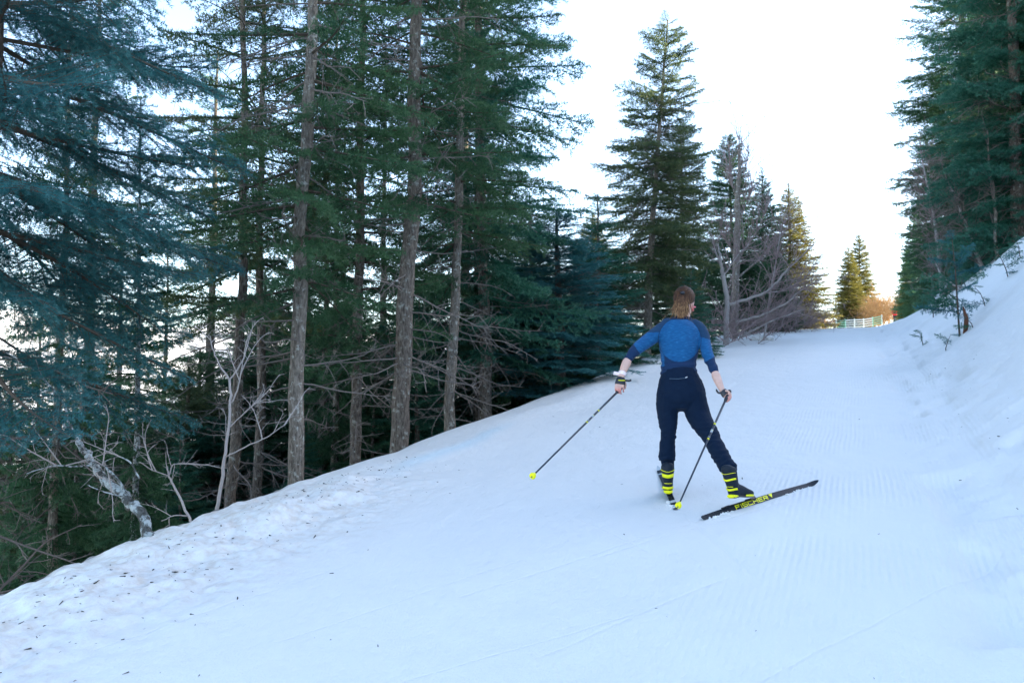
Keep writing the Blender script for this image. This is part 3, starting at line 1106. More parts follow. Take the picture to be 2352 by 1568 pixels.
bare('sapling', 'small crooked bare sapling bent over left of the pale forked one',
     [[(446, 1215, 7.0, .012), (432, 1182, 7.0, .011), (408, 1130, 7.05, .009), (388, 1092, 7.1, .008), (384, 1070, 7.1, .006)],
      [(388, 1092, 7.1, .006), (395, 1066, 7.1, .005), (425, 1062, 7.1, .003)],
      [(432, 1184, 7.0, .006), (400, 1182, 6.95, .005), (370, 1196, 6.9, .003)],
      [(388, 1092, 7.1, .005), (350, 1080, 7.1, .004), (320, 1060, 7.15, .003)]],
     bark=M_TWIGP, twig_mat=M_TWIGP, seed=5, twig=(10, .4), start=.3, up=.2)

# bare broadleaves right of the skier
M_MAUVE = plain('twig_mauve', (.25, .19, .18), .9, .1)
b_ = base_at(1690, 765, 27.0)
bare('bare_tree', 'tall pale bare trunk standing behind the spreading bare limbs',
     [[(1686, 790, 27, .13), (1688, 700, 27, .12), (1692, 560, 27, .11), (1695, 450, 27, .085), (1697, 380, 27, .05), (1698, 310, 27, .012)],
      [(1692, 600, 27, .04), (1720, 560, 26.8, .03), (1745, 520, 26.6, .02), (1765, 470, 26.4, .010)],
      [(1690, 640, 27, .04), (1740, 600, 26.8, .03), (1780, 580, 26.5, .015)],
      [(1692, 590, 27, .03), (1665, 550, 27, .02), (1650, 510, 27, .010)],
      [(1694, 520, 27, .03), (1715, 470, 27, .02), (1728, 420, 27, .010)],
      [(1696, 470, 27, .02), (1680, 420, 27, .014), (1672, 380, 27, .006)],
      [(1696, 440, 27, .02), (1712, 390, 27, .014), (1722, 345, 27, .006)]],
     bark=M_BARKP, twig_mat=M_MAUVE, seed=8, twig=(150, 1.2), start=.35, up=.8)
bare('bare_tree', 'crooked bare tree with long limbs sweeping out to the right beside the skier',
     [[(1668, 800, 24, .085), (1668, 740, 24, .080), (1671, 690, 24, .070), (1662, 640, 24, .060), (1655, 600, 24, .045), (1648, 560, 24, .02)],
      [(1671, 700, 24, .05), (1715, 688, 23.8, .045), (1760, 672, 23.6, .038), (1790, 640, 23.4, .030), (1830, 600, 23.2, .02), (1870, 560, 23, .01)],
      [(1690, 740, 24, .04), (1740, 728, 23.8, .036), (1800, 700, 23.6, .028), (1850, 660, 23.4, .018), (1885, 640, 23.2, .010)],
      [(1700, 775, 24, .035), (1740, 752, 23.8, .03), (1790, 730, 23.6, .02), (1840, 712, 23.4, .012)],
      [(1762, 672, 23.6, .02), (1800, 668, 23.5, .016), (1850, 640, 23.4, .012), (1880, 600, 23.3, .007)],
      [(1655, 610, 24, .025), (1640, 570, 24, .02), (1632, 530, 24, .010)],
      [(1660, 640, 24, .02), (1690, 590, 24, .016), (1720, 560, 24, .010)]],
     bark=M_TWIGP, twig_mat=M_MAUVE, seed=9, twig=(170, 1.1), start=.2, up=.35)
bare('bare_sapling', 'thin straight bare stem leaning right in front of the sunlit fir',
     [[(1752, 800, 25, .03), (1765, 700, 25, .026), (1780, 610, 25, .02), (1790, 550, 25, .012), (1796, 500, 25, .005)]],
     bark=M_TWIGP, twig_mat=M_MAUVE, seed=10, twig=(60, 1.1), start=.2, up=.5)
for i, (x, y, d, n, lab) in enumerate([(1720, 770, 26, 55, 'low tangle of mauve bare twigs at the piste edge right of the skier'),
                                       (1800, 765, 31, 70, 'bare mauve bush at the foot of the sunlit fir'),
                                       (1625, 800, 23.0, 36, 'bare mauve brush just behind the right shoulder of the skier'),
                                       (1850, 760, 36.0, 70, 'thin bare brush at the far right end of the middle group')]):
    p = base_at(x, y, d, .05)
    t = thing('bare_bush', lab, 'bush', p)
    b = Bag()
    rg = np.random.default_rng(300 + i)
    for _ in range(n):
        l = rg.uniform(.5, 1.9)
        k = pick(T_TWIGL, l, rg)
        V, F, m, a = T_TWIG[k]
        off = np.array([rg.normal(0, .55), rg.normal(0, .5), rg.uniform(-.1, .5)])
        b.add((V * (l / T_TWIGL[k])) @ rot_mat(rg.uniform(0, 6.28), rg.uniform(.25, 1.35), rg.uniform(0, 6)).T + off, F)
    b.build('twigs', [M_MAUVE], t)

# russet bushes, fence and a distant skier beyond the crest
M_RUSSET = plain('twig_russet', (.36, .215, .095), .9, .1)
for x, d, s, lab in [(2030, 104, 2.9, 'russet bare bush glowing in the sun right of the lone crest fir'), (2075, 98, 2.3, 'smaller russet bush beside the distant skier in red'),
                     (2005, 107, 2.2, 'russet undergrowth at the foot of the lone crest fir'), (1885, 60, .9, 'low russet shrub left of the green and white fence')]:
    p = base_at(x, 750, d, 0)
    t = thing('russet_bush', lab, 'bush', p)
    b = Bag()
    rg = np.random.default_rng(int(x))
    for _ in range(260):
        l = rg.uniform(.4, 1.1) * s
        V, F, m, a = T_TWIG[rg.integers(4)]
        b.add((V * l / 1.3) @ rot_mat(rg.uniform(0, 6.28), rg.uniform(.2, 1.4), 0).T + np.array([rg.normal(0, .35 * s), rg.normal(0, .35 * s), rg.uniform(0, .8) * s]), F)
    b.build('twigs', [M_RUSSET], t)

M_FWHITE = plain('fence_white', (.62, .63, .56), .5, .3)
M_FGREEN = plain('fence_green', (.22, .42, .27), .5, .3)
fx0, fx1, fd0, fd1 = 1921, 2026, 104.0, 99.0
N_F = 6
fp = [at(fx0 + (fx1 - fx0) * i / (N_F - 1), 750, fd0 + (fd1 - fd0) * i / (N_F - 1)) for i in range(N_F)]
fg = [Vector((p.x, p.y, ground(p.x, p.y))) for p in fp]
ft = thing('fence', 'low white and green rail fence across the piste beyond the crest', 'fence', tuple(fg[0]))
for i, g in enumerate(fg):
    V, F = box(*(g - fg[0] + Vector((0, 0, .62))), .10, .10, 1.44)
    mesh_obj('post', V, F, M_FGREEN if i in (1, 4) else M_FWHITE, ft)
for i in range(N_F - 1):
    a, c = fg[i] - fg[0], fg[i + 1] - fg[0]
    for zz in (.40, .66, .92, 1.18):
        V, F = tube([a + Vector((0, -.06, zz)), c + Vector((0, -.06, zz))], .055, 4)
        mesh_obj('rail', V, F, M_FGREEN if i in (0, 4) else M_FWHITE, ft)

p = at(2056, 740, 92)
p.z = ground(p.x, p.y)
dp = thing('person', 'tiny distant figure in a red jacket at the crest of the piste', 'person', tuple(p))
bb = Bag()
for V, F in (tube([(0, 0, .95), (0, 0, 1.5)], [.17, .2], 10), tube([(-.1, 0, .05), (-.09, 0, .9)], [.07, .10], 8), tube([(.1, 0, .05), (.09, 0, .9)], [.07, .10], 8),
             ellipsoid((0, 0, 1.68), (.09, .10, .12), 10, 8), tube([(-.2, 0, 1.45), (-.3, -.05, 1.15), (-.28, -.2, .95)], [.06, .055, .05], 8),
             tube([(.2, 0, 1.45), (.3, -.05, 1.15), (.28, -.2, .95)], [.06, .055, .05], 8)):
    bb.add(V, F)
bb.build('body', [plain('trouser_dark', (.02, .02, .03), .8, .2)], dp, True)
jb = Bag()
for V, F in (tube([(0, 0, .85), (0, 0, 1.2), (0, 0, 1.52)], [.21, .21, .18], 12), tube([(-.2, 0, 1.46), (-.31, -.05, 1.15), (-.28, -.2, .97)], [.08, .07, .06], 8),
             tube([(.2, 0, 1.46), (.31, -.05, 1.15), (.28, -.2, .97)], [.08, .07, .06], 8)):
    jb.add(V, F)
jb.build('jacket', [plain('jacket_red', (.55, .02, .03), .7, .2)], dp, True)

# ------------------------------------------------------------------ small growth on the right bank
def seedling(x, y, h, n, label, name='fir_seedling', lean=0.0, seed=0, brown=False):
    rg = np.random.default_rng(seed)
    g = hit(x, y)
    t = thing(name, label, 'sapling', (g.x, g.y, g.z - .05), 0, 'small growth poking out of the right bank')
    P = np.array([(0, 0, -.1), (lean * .15, .02, h * .3), (lean * .45, 0, h * .65), (lean, 0, h)])
    V, F = tube(P, np.array([.010, .009, .006, .002]) * (.6 + .6 * h), 6)
    mesh_obj('stem', V, F, M_WOOD, t, True)
    for i in range(n):
        f = .22 + .74 * i / max(n - 1, 1)
        c = np.array([np.interp(f, [0, .3, .65, 1], P[:, k]) for k in range(3)])
        l = max(.16, (1 - .7 * f) * (.28 + .30 * h)) * rg.uniform(.75, 1.25)
        k = pick(T_MIDL, l, rg)
        part('bough', MIDF_ME[k] if rg.random() < .6 else MIDB_ME[k], t, c, rot_mat(rg.uniform(0, 6.28), rg.uniform(-.1, .7), rg.normal(0, .5)), l / T_MIDL[k])
    if brown:
        V, F = etube([(.05, -.04, .02), (.085, -.05, .22), (.095, -.05, .36), (.05, -.04, .56)], [.03, .045, .04, .015], [.012, .016, .014, .008], (1, 0, 0), sides=8)
        mesh_obj('bark_flap', V, F, plain('russet_bark', (.12, .055, .035), .9, .1), t, True)
    return t


def etube(P, ra, rb, lat=(1, 0, 0), sides=8, **k):
    P = np.asarray(P, float)
    T, N, Bn = frames(P)
    th = np.linspace(0, 2 * np.pi, sides, endpoint=False)
    V, F = tube(P, 1.0, sides)
    A = np.asarray(lat, float)[None] - T * (T @ np.asarray(lat, float))[:, None]
    A /= np.linalg.norm(A, axis=1)[:, None]
    Bv = np.cross(T, A)
    V[:len(P) * sides] = (P[:, None] + np.asarray(ra)[:, None, None] * np.cos(th)[None, :, None] * A[:, None] + np.asarray(rb)[:, None, None] * np.sin(th)[None, :, None] * Bv[:, None]).reshape(-1, 3)
    return V, F


seedling(2205, 772, 1.9, 22, 'knee-high fir sapling with a torn brown bark flap, tallest growth on the right bank', 'fir_sapling', -.1, 1, brown=True)
seedling(2143, 730, .9, 12, 'small bushy fir sapling at the foot of the snowy broken trunk', 'fir_sapling', .15, 2)
seedling(2122, 792, .36, 5, 'lone seedling low on the bank near the piste, left of the brown-flapped sapling', 'fir_seedling', -.12, 3)
seedling(2172, 806, .34, 4, 'seedling directly below the brown-flapped sapling', 'fir_seedling', .1, 4)
seedling(2266, 700, .42, 5, 'bent seedling on the open bank right of the brown-flapped sapling', 'fir_seedling', -.25, 5)
seedling(2240, 748, .30, 3, 'thin twig-like seedling close to the right side of the brown-flapped sapling', 'fir_seedling', -.35, 6)
seedling(2318, 632, .55, 7, 'leaning seedling near the top of the bank', 'fir_seedling', -.3, 7)
seedling(2345, 590, .45, 9, 'bushy seedling at the right picture edge on top of the bank', 'fir_seedling', -.1, 8)
bare('broken_trunk', 'snow-crusted broken trunk leaning on the right bank firs',
     [[(2128, 722, 30, .06), (2146, 698, 30, .10), (2160, 672, 30, .095), (2174, 650, 30, .07)]], bark=plain('rime', (.66, .70, .72), .7, .2, (9, .6, .05)), seed=21, twig=(0, 0))
bare('dead_tree', 'pale thin dead stem standing upright at the front of the right bank wood',
     [[(2296, 640, 24, .055), (2290, 590, 24, .05), (2285, 520, 24, .042), (2284, 450, 24, .035), (2272, 380, 24, .025), (2268, 300, 24, .01)]], bark=M_BARKP, seed=22, twig=(26, 1.2), start=.1, up=-.1)
bare('dead_tree', 'grey dead tree leaning left on top of the right bank',
     [[(2276, 660, 25, .08), (2250, 600, 25, .065), (2230, 545, 25, .05), (2205, 480, 25, .035), (2170, 400, 25, .012)]], bark=M_TWIGP, seed=23, twig=(60, 1.6), start=.2, up=.1)
bare('fallen_branch', 'bare crooked branch arching over the snow at the top of the right bank',
     [[(2255, 668, 24, .035), (2225, 662, 24, .03), (2190, 655, 24, .025), (2160, 632, 24, .018), (2150, 600, 24, .01)],
      [(2225, 662, 24, .016), (2180, 668, 24, .012), (2130, 690, 24, .006)]], bark=M_TWIGP, seed=24, twig=(30, .9), start=.2, up=.5)
for i, (x, d, s, lab) in enumerate([(2150, 36, 1.25, 'grey bare tree showing at the left edge of the right bank wood'), (2165, 30, 1.3, 'mauve bare undergrowth among the right bank firs')]):
    p = base_at(x, 600, d, 0)
    t = thing('bare_tree', lab, 'tree', p)
    b = Bag()
    rg = np.random.default_rng(330 + i)
    V, F = tube([(0, 0, -.3), (-.2, 0, 2 * s), (-.7, 0, 4.2 * s)], [.09, .06, .015], 7)
    mesh_obj('trunk', V, F, M_TWIGP, t, True)
    for _ in range(110):
        l = rg.uniform(.5, 1.2) * s
        k = rg.integers(4)
        V, F, m, a = T_TWIG[k]
        z = rg.uniform(.5, 4) * s
        b.add((V * (l / T_TWIGL[k])) @ rot_mat(rg.uniform(0, 6.28), rg.uniform(.1, 1.1), rg.uniform(0, 6)).T + np.array([-.16 * z / s, 0, z]), F)
    b.build('twigs', [M_MAUVE], t)

# rounded lump of snow on the edge of the piste
g = hit(1752, 781)
b = Bag()
for c, r in (((0, 0, .10), (.24, .2, .13)), ((-.14, .03, .06), (.2, .18, .12)), ((.17, 0, .05), (.17, .16, .09))):
    V, F = ellipsoid(c, r, 20, 12)
    V = V + .02 * np.stack([vnoise(V[:, 0] * 14, V[:, 2] * 14, s) for s in (1, 2, 3)], 1)
    b.add(V, F)
lump = b.build('snow_lump', [plain('snow_lump', (.75, .755, .735), .6, .2)], None, True)
lump.location = g
tag(lump, 'rounded lump of snow on the left edge of the piste near the crest', 'snow lump')

# ------------------------------------------------------------------ needles, twigs and cone scales lying on the snow
rg = np.random.default_rng(9)
lu, lv = [], []
n1 = 560
u1 = rg.uniform(2.0, 7.6, n1)
v1 = edge_v(u1) + np.abs(rg.normal(0, .6, n1)) * (1.25 - u1 * .07) + .05
n2 = 60
u2 = 1.6 + rg.exponential(4.5, n2)
v2 = rg.uniform(-4.3, .6, n2)
n3 = 80
u3 = rg.uniform(3, 16, n3)
v3 = rg.normal(1.15, .33, n3)
U, Vv = np.concatenate([u1, u2, u3]), np.concatenate([v1, v2, v3])
sz = np.concatenate([rg.exponential(.0034, n1) + .003, rg.exponential(.0028, n2) + .0025, rg.exponential(.004, n3) + .003])
zz = H(U, Vv)
X, Y = xy_of(U, Vv)
b = Bag()
for x, y, z, s in zip(X, Y, zz, sz):
    s = min(s, .014)
    V, F = box(0, 0, 0, s * 2.6, s * .36, s * .3, rot_mat(rg.uniform(0, 3.1), rg.normal(0, .25), rg.uniform(0, 3)))
    V += rg.normal(0, s * .12, V.shape)
    b.add(V + [x, y, z + s * .08], F)
lit = b.build('needle_litter', [plain('litter', (.030, .030, .022), .9, .1)])
lit['kind'] = 'stuff'
lit['label'] = 'dark needles and twig scraps scattered on the snow'
# ------------------------------------------------------------------ the skier
def z1(x, y, d):
    """point d metres into the scene on the line of sight of a detail of the skier"""
    return np.array(at((1280 + x / 2.376) * .91875, (680 + y / 2.376) * .91875, d))


def z1hit(x, y):
    return np.array(hit((1280 + x / 2.376) * .91875, (680 + y / 2.376) * .91875))


def px(d):
    """metres covered by one step of those coordinates at distance d"""
    return d / (1960 / .91875 * 2.376)


def proj(V):
    V = np.asarray(V, float)
    X, Y, Z = V[:, 0], V[:, 1], V[:, 2] - CAM_Z
    dep = Y * CP + Z * SP
    b = (Z * CP - Y * SP) / dep
    xD, yD = 1176 + 1960 * X / dep, 784 - 1960 * b
    return (xD / .91875 - 1280) * 2.376, (yD / .91875 - 680) * 2.376


def etube(P, ra, rb, lat=(1, 0, 0), sides=18, cap=True, dome=True):
    """tube with elliptic sections: ra along lat, rb across it; ends rounded"""
    P = np.asarray(P, float)
    ra = np.asarray(ra, float); rb = np.asarray(rb, float)
    # resample smoothly
    n = len(P)
    t = np.arange(n)
    tt = np.linspace(0, n - 1, (n - 1) * 5 + 1)

    def cr(a):
        a = np.asarray(a, float)
        out = []
        for q in tt:
            i = min(int(q), n - 2)
            f = q - i
            p0, p1, p2, p3 = a[max(i - 1, 0)], a[i], a[i + 1], a[min(i + 2, n - 1)]
            out.append(.5 * (2 * p1 + (p2 - p0) * f + (2 * p0 - 5 * p1 + 4 * p2 - p3) * f * f + (3 * p1 - p0 - 3 * p2 + p3) * f ** 3))
        return np.array(out)
    P, ra, rb = cr(P), cr(ra), cr(rb)
    T = np.gradient(P, axis=0)
    T /= np.linalg.norm(T, axis=1)[:, None]
    if dome:
        pre, post = [], []
        for k in (.95, .75, .45):
            pre.append((P[0] - T[0] * rb[0] * k * .6, ra[0] * math.sqrt(1 - k * k), rb[0] * math.sqrt(1 - k * k), T[0]))
            post.append((P[-1] + T[-1] * rb[-1] * (1.4 - k) * .6 / .95, 0, 0, T[-1]))
        post = [(P[-1] + T[-1] * rb[-1] * k * .6, ra[-1] * math.sqrt(1 - k * k), rb[-1] * math.sqrt(1 - k * k), T[-1]) for k in (.45, .75, .95)]
        P = np.concatenate([[q[0] for q in pre], P, [q[0] for q in post]])
        ra = np.concatenate([[q[1] for q in pre], ra, [q[1] for q in post]])
        rb = np.concatenate([[q[2] for q in pre], rb, [q[2] for q in post]])
        T = np.concatenate([[q[3] for q in pre], T, [q[3] for q in post]])
    A = np.asarray(lat, float)[None] - T * (T @ np.asarray(lat, float))[:, None]
    A /= np.linalg.norm(A, axis=1)[:, None]
    Bv = np.cross(T, A)
    th = np.linspace(0, 2 * np.pi, sides, endpoint=False)
    V = (P[:, None] + ra[:, None, None] * np.cos(th)[None, :, None] * A[:, None] + rb[:, None, None] * np.sin(th)[None, :, None] * Bv[:, None]).reshape(-1, 3)
    m = len(P)
    i = np.arange(m - 1)[:, None] * sides
    j = np.arange(sides)[None]
    k = (j + 1) % sides
    F = np.stack([i + j, i + k, i + sides + k, i + sides + j], -1).reshape(-1, 4)
    F = np.concatenate([F[:, [0, 1, 2]], F[:, [0, 2, 3]]])
    if cap:
        V = np.concatenate([V, P[:1], P[-1:]])
        c0, c1 = m * sides, m * sides + 1
        jj = np.arange(sides); kk = (jj + 1) % sides
        F = np.concatenate([F, np.stack([np.full(sides, c0), kk, jj], 1), np.stack([np.full(sides, c1), (m - 1) * sides + jj, (m - 1) * sides + kk], 1)])
    return V, F


def limb(pts, k=1.0, lat=(1, 0, 0), **kw):
    """pts: (x, y, half width, distance[, half depth in m])"""
    P = [z1(p[0], p[1], p[3]) for p in pts]
    ra = [p[2] * px(p[3]) * k for p in pts]
    rb = [(p[4] if len(p) > 4 else p[2] * px(p[3])) * k for p in pts]
    return etube(P, ra, rb, lat, **kw)


def fuse(name, pieces, voxel, smooth, mats, parent=None, relief=None, attrs=None):
    """one closed skin over overlapping pieces"""
    b = Bag()
    for V, F in pieces:
        b.add(V, F)
    v, f, _, _ = b.arrays()
    o = mesh_obj(name + '_raw', v, f, mats)
    md = o.modifiers.new('r', 'REMESH')
    md.mode = 'VOXEL'
    md.voxel_size = voxel
    sm = o.modifiers.new('s', 'SMOOTH')
    sm.iterations = smooth
    sm.factor = .5
    dg = bpy.context.evaluated_depsgraph_get()
    ev = o.evaluated_get(dg)
    me = bpy.data.meshes.new_from_object(ev)
    raw = o.data
    bpy.data.objects.remove(o)
    bpy.data.meshes.remove(raw)
    me.name = name
    n = len(me.vertices)
    co = np.empty(n * 3, np.float32); me.vertices.foreach_get('co', co); co = co.reshape(-1, 3).astype(float)
    no = np.empty(n * 3, np.float32); me.vertices.foreach_get('normal', no); no = no.reshape(-1, 3).astype(float)
    if relief is not None:
        co = co + no * relief(co, no)[:, None]
        me.vertices.foreach_set('co', co.astype(np.float32).ravel())
    for k, fn in (attrs or {}).items():
        a = me.attributes.new(k, 'FLOAT', 'POINT')
        a.data.foreach_set('value', np.asarray(fn(co, no), np.float32))
    me.polygons.foreach_set('use_smooth', np.ones(len(me.polygons), bool))
    me.update()
    out = bpy.data.objects.new(name, me)
    COL.objects.link(out)
    if parent:
        out.parent = parent
    return out


def cloth_material(name, base, rough=.85, weave=700, amount=.25):
    m, nt, p, N, L = mat(name)
    tc = N.new('ShaderNodeTexCoord')
    n = noise(N, L, tc.outputs['Object'], 22, 5)
    c = mixc(N, L, n, tuple(q * .8 for q in base), tuple(q * 1.25 for q in base))
    L.new(c, p.inputs['Base Color'])
    p.inputs['Roughness'].default_value = rough
    p.inputs['Specular IOR Level'].default_value = .08
    p.inputs['Sheen Weight'].default_value = .03
    b = N.new('ShaderNodeBump')
    b.inputs['Strength'].default_value = amount
    b.inputs['Distance'].default_value = .004
    mp = N.new('ShaderNodeMapping')
    mp.inputs['Scale'].default_value = (1, 1, 2.4)
    L.new(tc.outputs['Object'], mp.inputs[0])
    L.new(noise(N, L, mp.outputs[0], 30, 6), b.inputs['Height'])
    L.new(b.outputs[0], p.inputs['Normal'])
    return m


def shirt_material():
    m, nt, p, N, L = mat('shirt_knit')
    tc = N.new('ShaderNodeTexCoord')
    mp = N.new('ShaderNodeMapping')
    mp.inputs['Scale'].default_value = (30, 30, 170)
    L.new(tc.outputs['Object'], mp.inputs[0])
    n = noise(N, L, mp.outputs[0], 1.0, 5, .6)
    mel = ramp(N, L, n, [(.30, (.002, .050, .15)), (.55, (.004, .082, .21)), (.70, (.018, .13, .28)), (.80, (.10, .24, .36))])
    navy = mixc(N, L, n, (.003, .018, .056), (.005, .027, .078))
    shl = mixc(N, L, n, (.005, .028, .066), (.009, .044, .098))
    c = mixc(N, L, attr(N, 'blue'), navy, mel)
    c = mixc(N, L, attr(N, 'yoke'), c, shl)
    c = mixc(N, L, attr(N, 'seam'), c, (.004, .010, .032))
    L.new(c, p.inputs['Base Color'])
    p.inputs['Roughness'].default_value = .8
    p.inputs['Specular IOR Level'].default_value = .2
    p.inputs['Sheen Weight'].default_value = .05
    b = N.new('ShaderNodeBump')
    b.inputs['Strength'].default_value = .3
    b.inputs['Distance'].default_value = .003
    L.new(n, b.inputs['Height'])
    L.new(b.outputs[0], p.inputs['Normal'])
    return m


def skin_material():
    m, nt, p, N, L = mat('skin')
    tc = N.new('ShaderNodeTexCoord')
    n = noise(N, L, tc.outputs['Object'], 35, 4)
    c = mixc(N, L, n, (.50, .30, .23), (.66, .43, .35))
    c = mixc(N, L, attr(N, 'flush'), c, (.62, .12, .10))
    L.new(c, p.inputs['Base Color'])
    p.inputs['Roughness'].default_value = .55
    p.inputs['Subsurface Weight'].default_value = .1
    p.inputs['Subsurface Radius'].default_value = (.01, .004, .002)
    return m


def hair_material():
    m, nt, p, N, L = mat('hair')
    oi = attr(N, 'tip')
    tc = N.new('ShaderNodeTexCoord')
    n = noise(N, L, tc.outputs['Object'], 60, 3)
    f = math_(N, L, 'ADD', oi, math_(N, L, 'MULTIPLY', math_(N, L, 'SUBTRACT', n, .5), .5))
    L.new(ramp(N, L, f, [(.05, (.042, .020, .012)), (.45, (.15, .075, .040)), (.9, (.52, .31, .15))]), p.inputs['Base Color'])
    p.inputs['Roughness'].default_value = .6
    p.inputs['Specular IOR Level'].default_value = .2
    return m


M_SKIN, M_HAIR, M_SHIRT = skin_material(), hair_material(), shirt_material()
M_TROUS = cloth_material('trouser_cloth', (.0030, .0110, .028), .75, amount=.5)
M_BOOT = plain('boot_black', (.009, .016, .026), .6, .2)
M_YEL = plain('signal_yellow', (.80, .78, .0), .45, .4)
M_BLACK = plain('black_plastic', (.010, .012, .016), .4, .5)
M_SHAFT = plain('pole_carbon', (.010, .020, .035), .3, .5)
M_SKI = plain('ski_black', (.006, .013, .022), .5, .2)
M_SKIW = plain('ski_white', (.42, .47, .50), .4, .5)
M_SKIG = plain('ski_side_grey', (.045, .085, .115), .45, .5)
M_PINK = plain('watch_pink', (.80, .66, .66), .5, .4)
M_RED = plain('red_frame', (.65, .04, .08), .35, .5)

P_LFOOT = z1hit(934, 1335)
person = thing('person', 'skier in blue and navy top and black trousers skating uphill, seen from behind', 'person', tuple(P_LFOOT))
INV = -P_LFOOT


def under(parent, o):
    """hang a world-space mesh below an empty without moving it"""
    o.parent = parent
    o.matrix_parent_inverse = parent.matrix_basis.inverted()
    return o


TORSO = [(1014, 292, 74, 6.80, .062), (1010, 312, 106, 6.79, .085), (1000, 345, 128, 6.77, .108), (994, 400, 127, 6.745, .118), (992, 460, 117, 6.715, .116),
         (990, 520, 106, 6.685, .105), (990, 560, 105, 6.665, .10), (991, 606, 110, 6.64, .106)]
ARML = [(960, 306, 34, 6.79), (912, 332, 46, 6.775), (862, 366, 45, 6.745), (805, 408, 41, 6.70), (762, 440, 38, 6.645), (728, 470, 34, 6.60), (703, 503, 28, 6.57), (687, 524, 25, 6.55)]
FOREL = [(693, 512, 21, 6.56), (680, 540, 27, 6.545), (665, 575, 24, 6.52), (653, 608, 18, 6.495), (648, 628, 19, 6.485)]
ARMR = [(1066, 302, 32, 6.785), (1100, 330, 42, 6.765), (1130, 374, 42, 6.735), (1146, 430, 36, 6.68), (1160, 480, 35, 6.62), (1175, 522, 33, 6.57), (1192, 562, 28, 6.52), (1208, 602, 25, 6.475)]
FORER = [(1203, 592, 20, 6.485), (1213, 618, 26, 6.46), (1232, 665, 22, 6.41), (1248, 700, 17.5, 6.37), (1256, 715, 18, 6.355)]
PELVIS = [(992, 596, 106, 6.64, .103), (996, 640, 124, 6.625, .118), (1002, 690, 142, 6.61, .130), (1006, 740, 146, 6.60, .135), (1006, 775, 118, 6.60, .12)]
LEGL = [(928, 730, 70, 6.60, .115), (924, 800, 68, 6.60, .10), (924, 850, 61, 6.595, .088), (927, 905, 54, 6.58, .077), (931, 955, 45, 6.575, .063), (925, 1000, 46, 6.585, .062),
        (922, 1050, 49, 6.585, .064), (921, 1090, 49, 6.58, .062), (921, 1118, 49, 6.575, .060)]
LEGR = [(1075, 725, 72, 6.60, .115), (1090, 800, 76, 6.575, .10), (1112, 860, 71, 6.54, .09), (1145, 920, 63, 6.46, .080), (1184, 982, 54, 6.37, .066), (1212, 1040, 53, 6.29, .064),
        (1244, 1095, 51, 6.21, .062), (1270, 1140, 48, 6.15, .060), (1288, 1172, 44, 6.11, .056)]
# ---- body: one skin from head to ankles
head_c = z1(1024, 168, 6.865)
S_ = px(6.86)
HEAD = [ellipsoid(head_c, (58 * S_, .098, 80 * S_), 24, 16),
        ellipsoid(z1(1030, 212, 6.915), (44 * S_, .062, 46 * S_), 18, 12),            # jaw
        ellipsoid(z1(1033, 192, 6.985), (9 * S_, .022, 16 * S_), 10, 8),              # nose
        ellipsoid(z1(1074, 216, 6.875), (7 * S_, .016, 21 * S_), 10, 8),              # right ear
        ellipsoid(z1(970, 212, 6.875), (7 * S_, .016, 21 * S_), 10, 8)]


def finger(pts, r=.0078):
    P = [z1(*p) for p in pts]
    return etube(P, np.linspace(r, r * .82, len(P)), np.linspace(r, r * .82, len(P)), sides=10)


HANDL = [limb([(649, 622, 18, 6.485, .018), (645, 645, 26, 6.475, .017), (642, 672, 29, 6.465, .015)]),
         finger([(618, 664, 6.462), (614, 688, 6.452), (617, 706, 6.468), (622, 712, 6.488)]),
         finger([(632, 668, 6.460), (629, 695, 6.446), (630, 714, 6.462), (634, 719, 6.486)], .0084),
         finger([(646, 669, 6.460), (644, 696, 6.446), (645, 717, 6.462), (649, 721, 6.486)], .0084),
         finger([(660, 663, 6.462), (661, 686, 6.450), (662, 706, 6.466), (663, 712, 6.486)]),
         finger([(664, 640, 6.475), (674, 662, 6.492), (674, 682, 6.502), (668, 694, 6.505)], .0088)]
HANDR = [limb([(1254, 712, 18, 6.357, .018), (1267, 722, 24, 6.347, .018), (1281, 733, 26, 6.338, .017)]),
         finger([(1288, 712, 6.345), (1299, 722, 6.335), (1296, 738, 6.318), (1282, 742, 6.308)]),
         finger([(1290, 724, 6.340), (1300, 736, 6.330), (1295, 750, 6.314), (1279, 752, 6.306)], .0084),
         finger([(1286, 736, 6.337), (1294, 750, 6.326), (1287, 762, 6.312), (1273, 761, 6.306)], .0084),
         finger([(1278, 744, 6.335), (1283, 760, 6.324), (1276, 770, 6.312), (1265, 768, 6.308)], .0074),
         finger([(1264, 708, 6.345), (1279, 705, 6.325), (1290, 715, 6.308), (1288, 727, 6.302)], .0088)]
K = .66
BODY = HEAD + HANDL + HANDR + [
    limb([(1015, 300, 44, 6.80, .058), (1016, 275, 40, 6.805, .054), (1020, 245, 39, 6.83, .053), (1024, 205, 42, 6.85, .056)]),
    limb(TORSO[1:], .74), limb(ARML, K), limb(FOREL), limb(ARMR, K), limb(FORER),
    limb(PELVIS, .86), limb(LEGL, K), limb(LEGR, K),
    limb([(921, 1090, 34, 6.58, .045), (926, 1150, 31, 6.575, .040), (929, 1230, 24, 6.57, .032)]),
    limb([(1276, 1150, 32, 6.13, .040), (1294, 1200, 30, 6.10, .038), (1312, 1260, 22, 6.09, .030)])]


def flush(co, no):
    x, y = proj(co)
    return np.exp(-(((x - 1074) / 10) ** 2 + ((y - 218) / 24) ** 2)) + .6 * np.exp(-(((x - 640) / 40) ** 2 + ((y - 705) / 20) ** 2)) + .5 * np.exp(-(((x - 1285) / 22) ** 2 + ((y - 750) / 26) ** 2))


under(person, fuse('body', BODY, .0042, 4, M_SKIN, attrs={'flush': flush}))


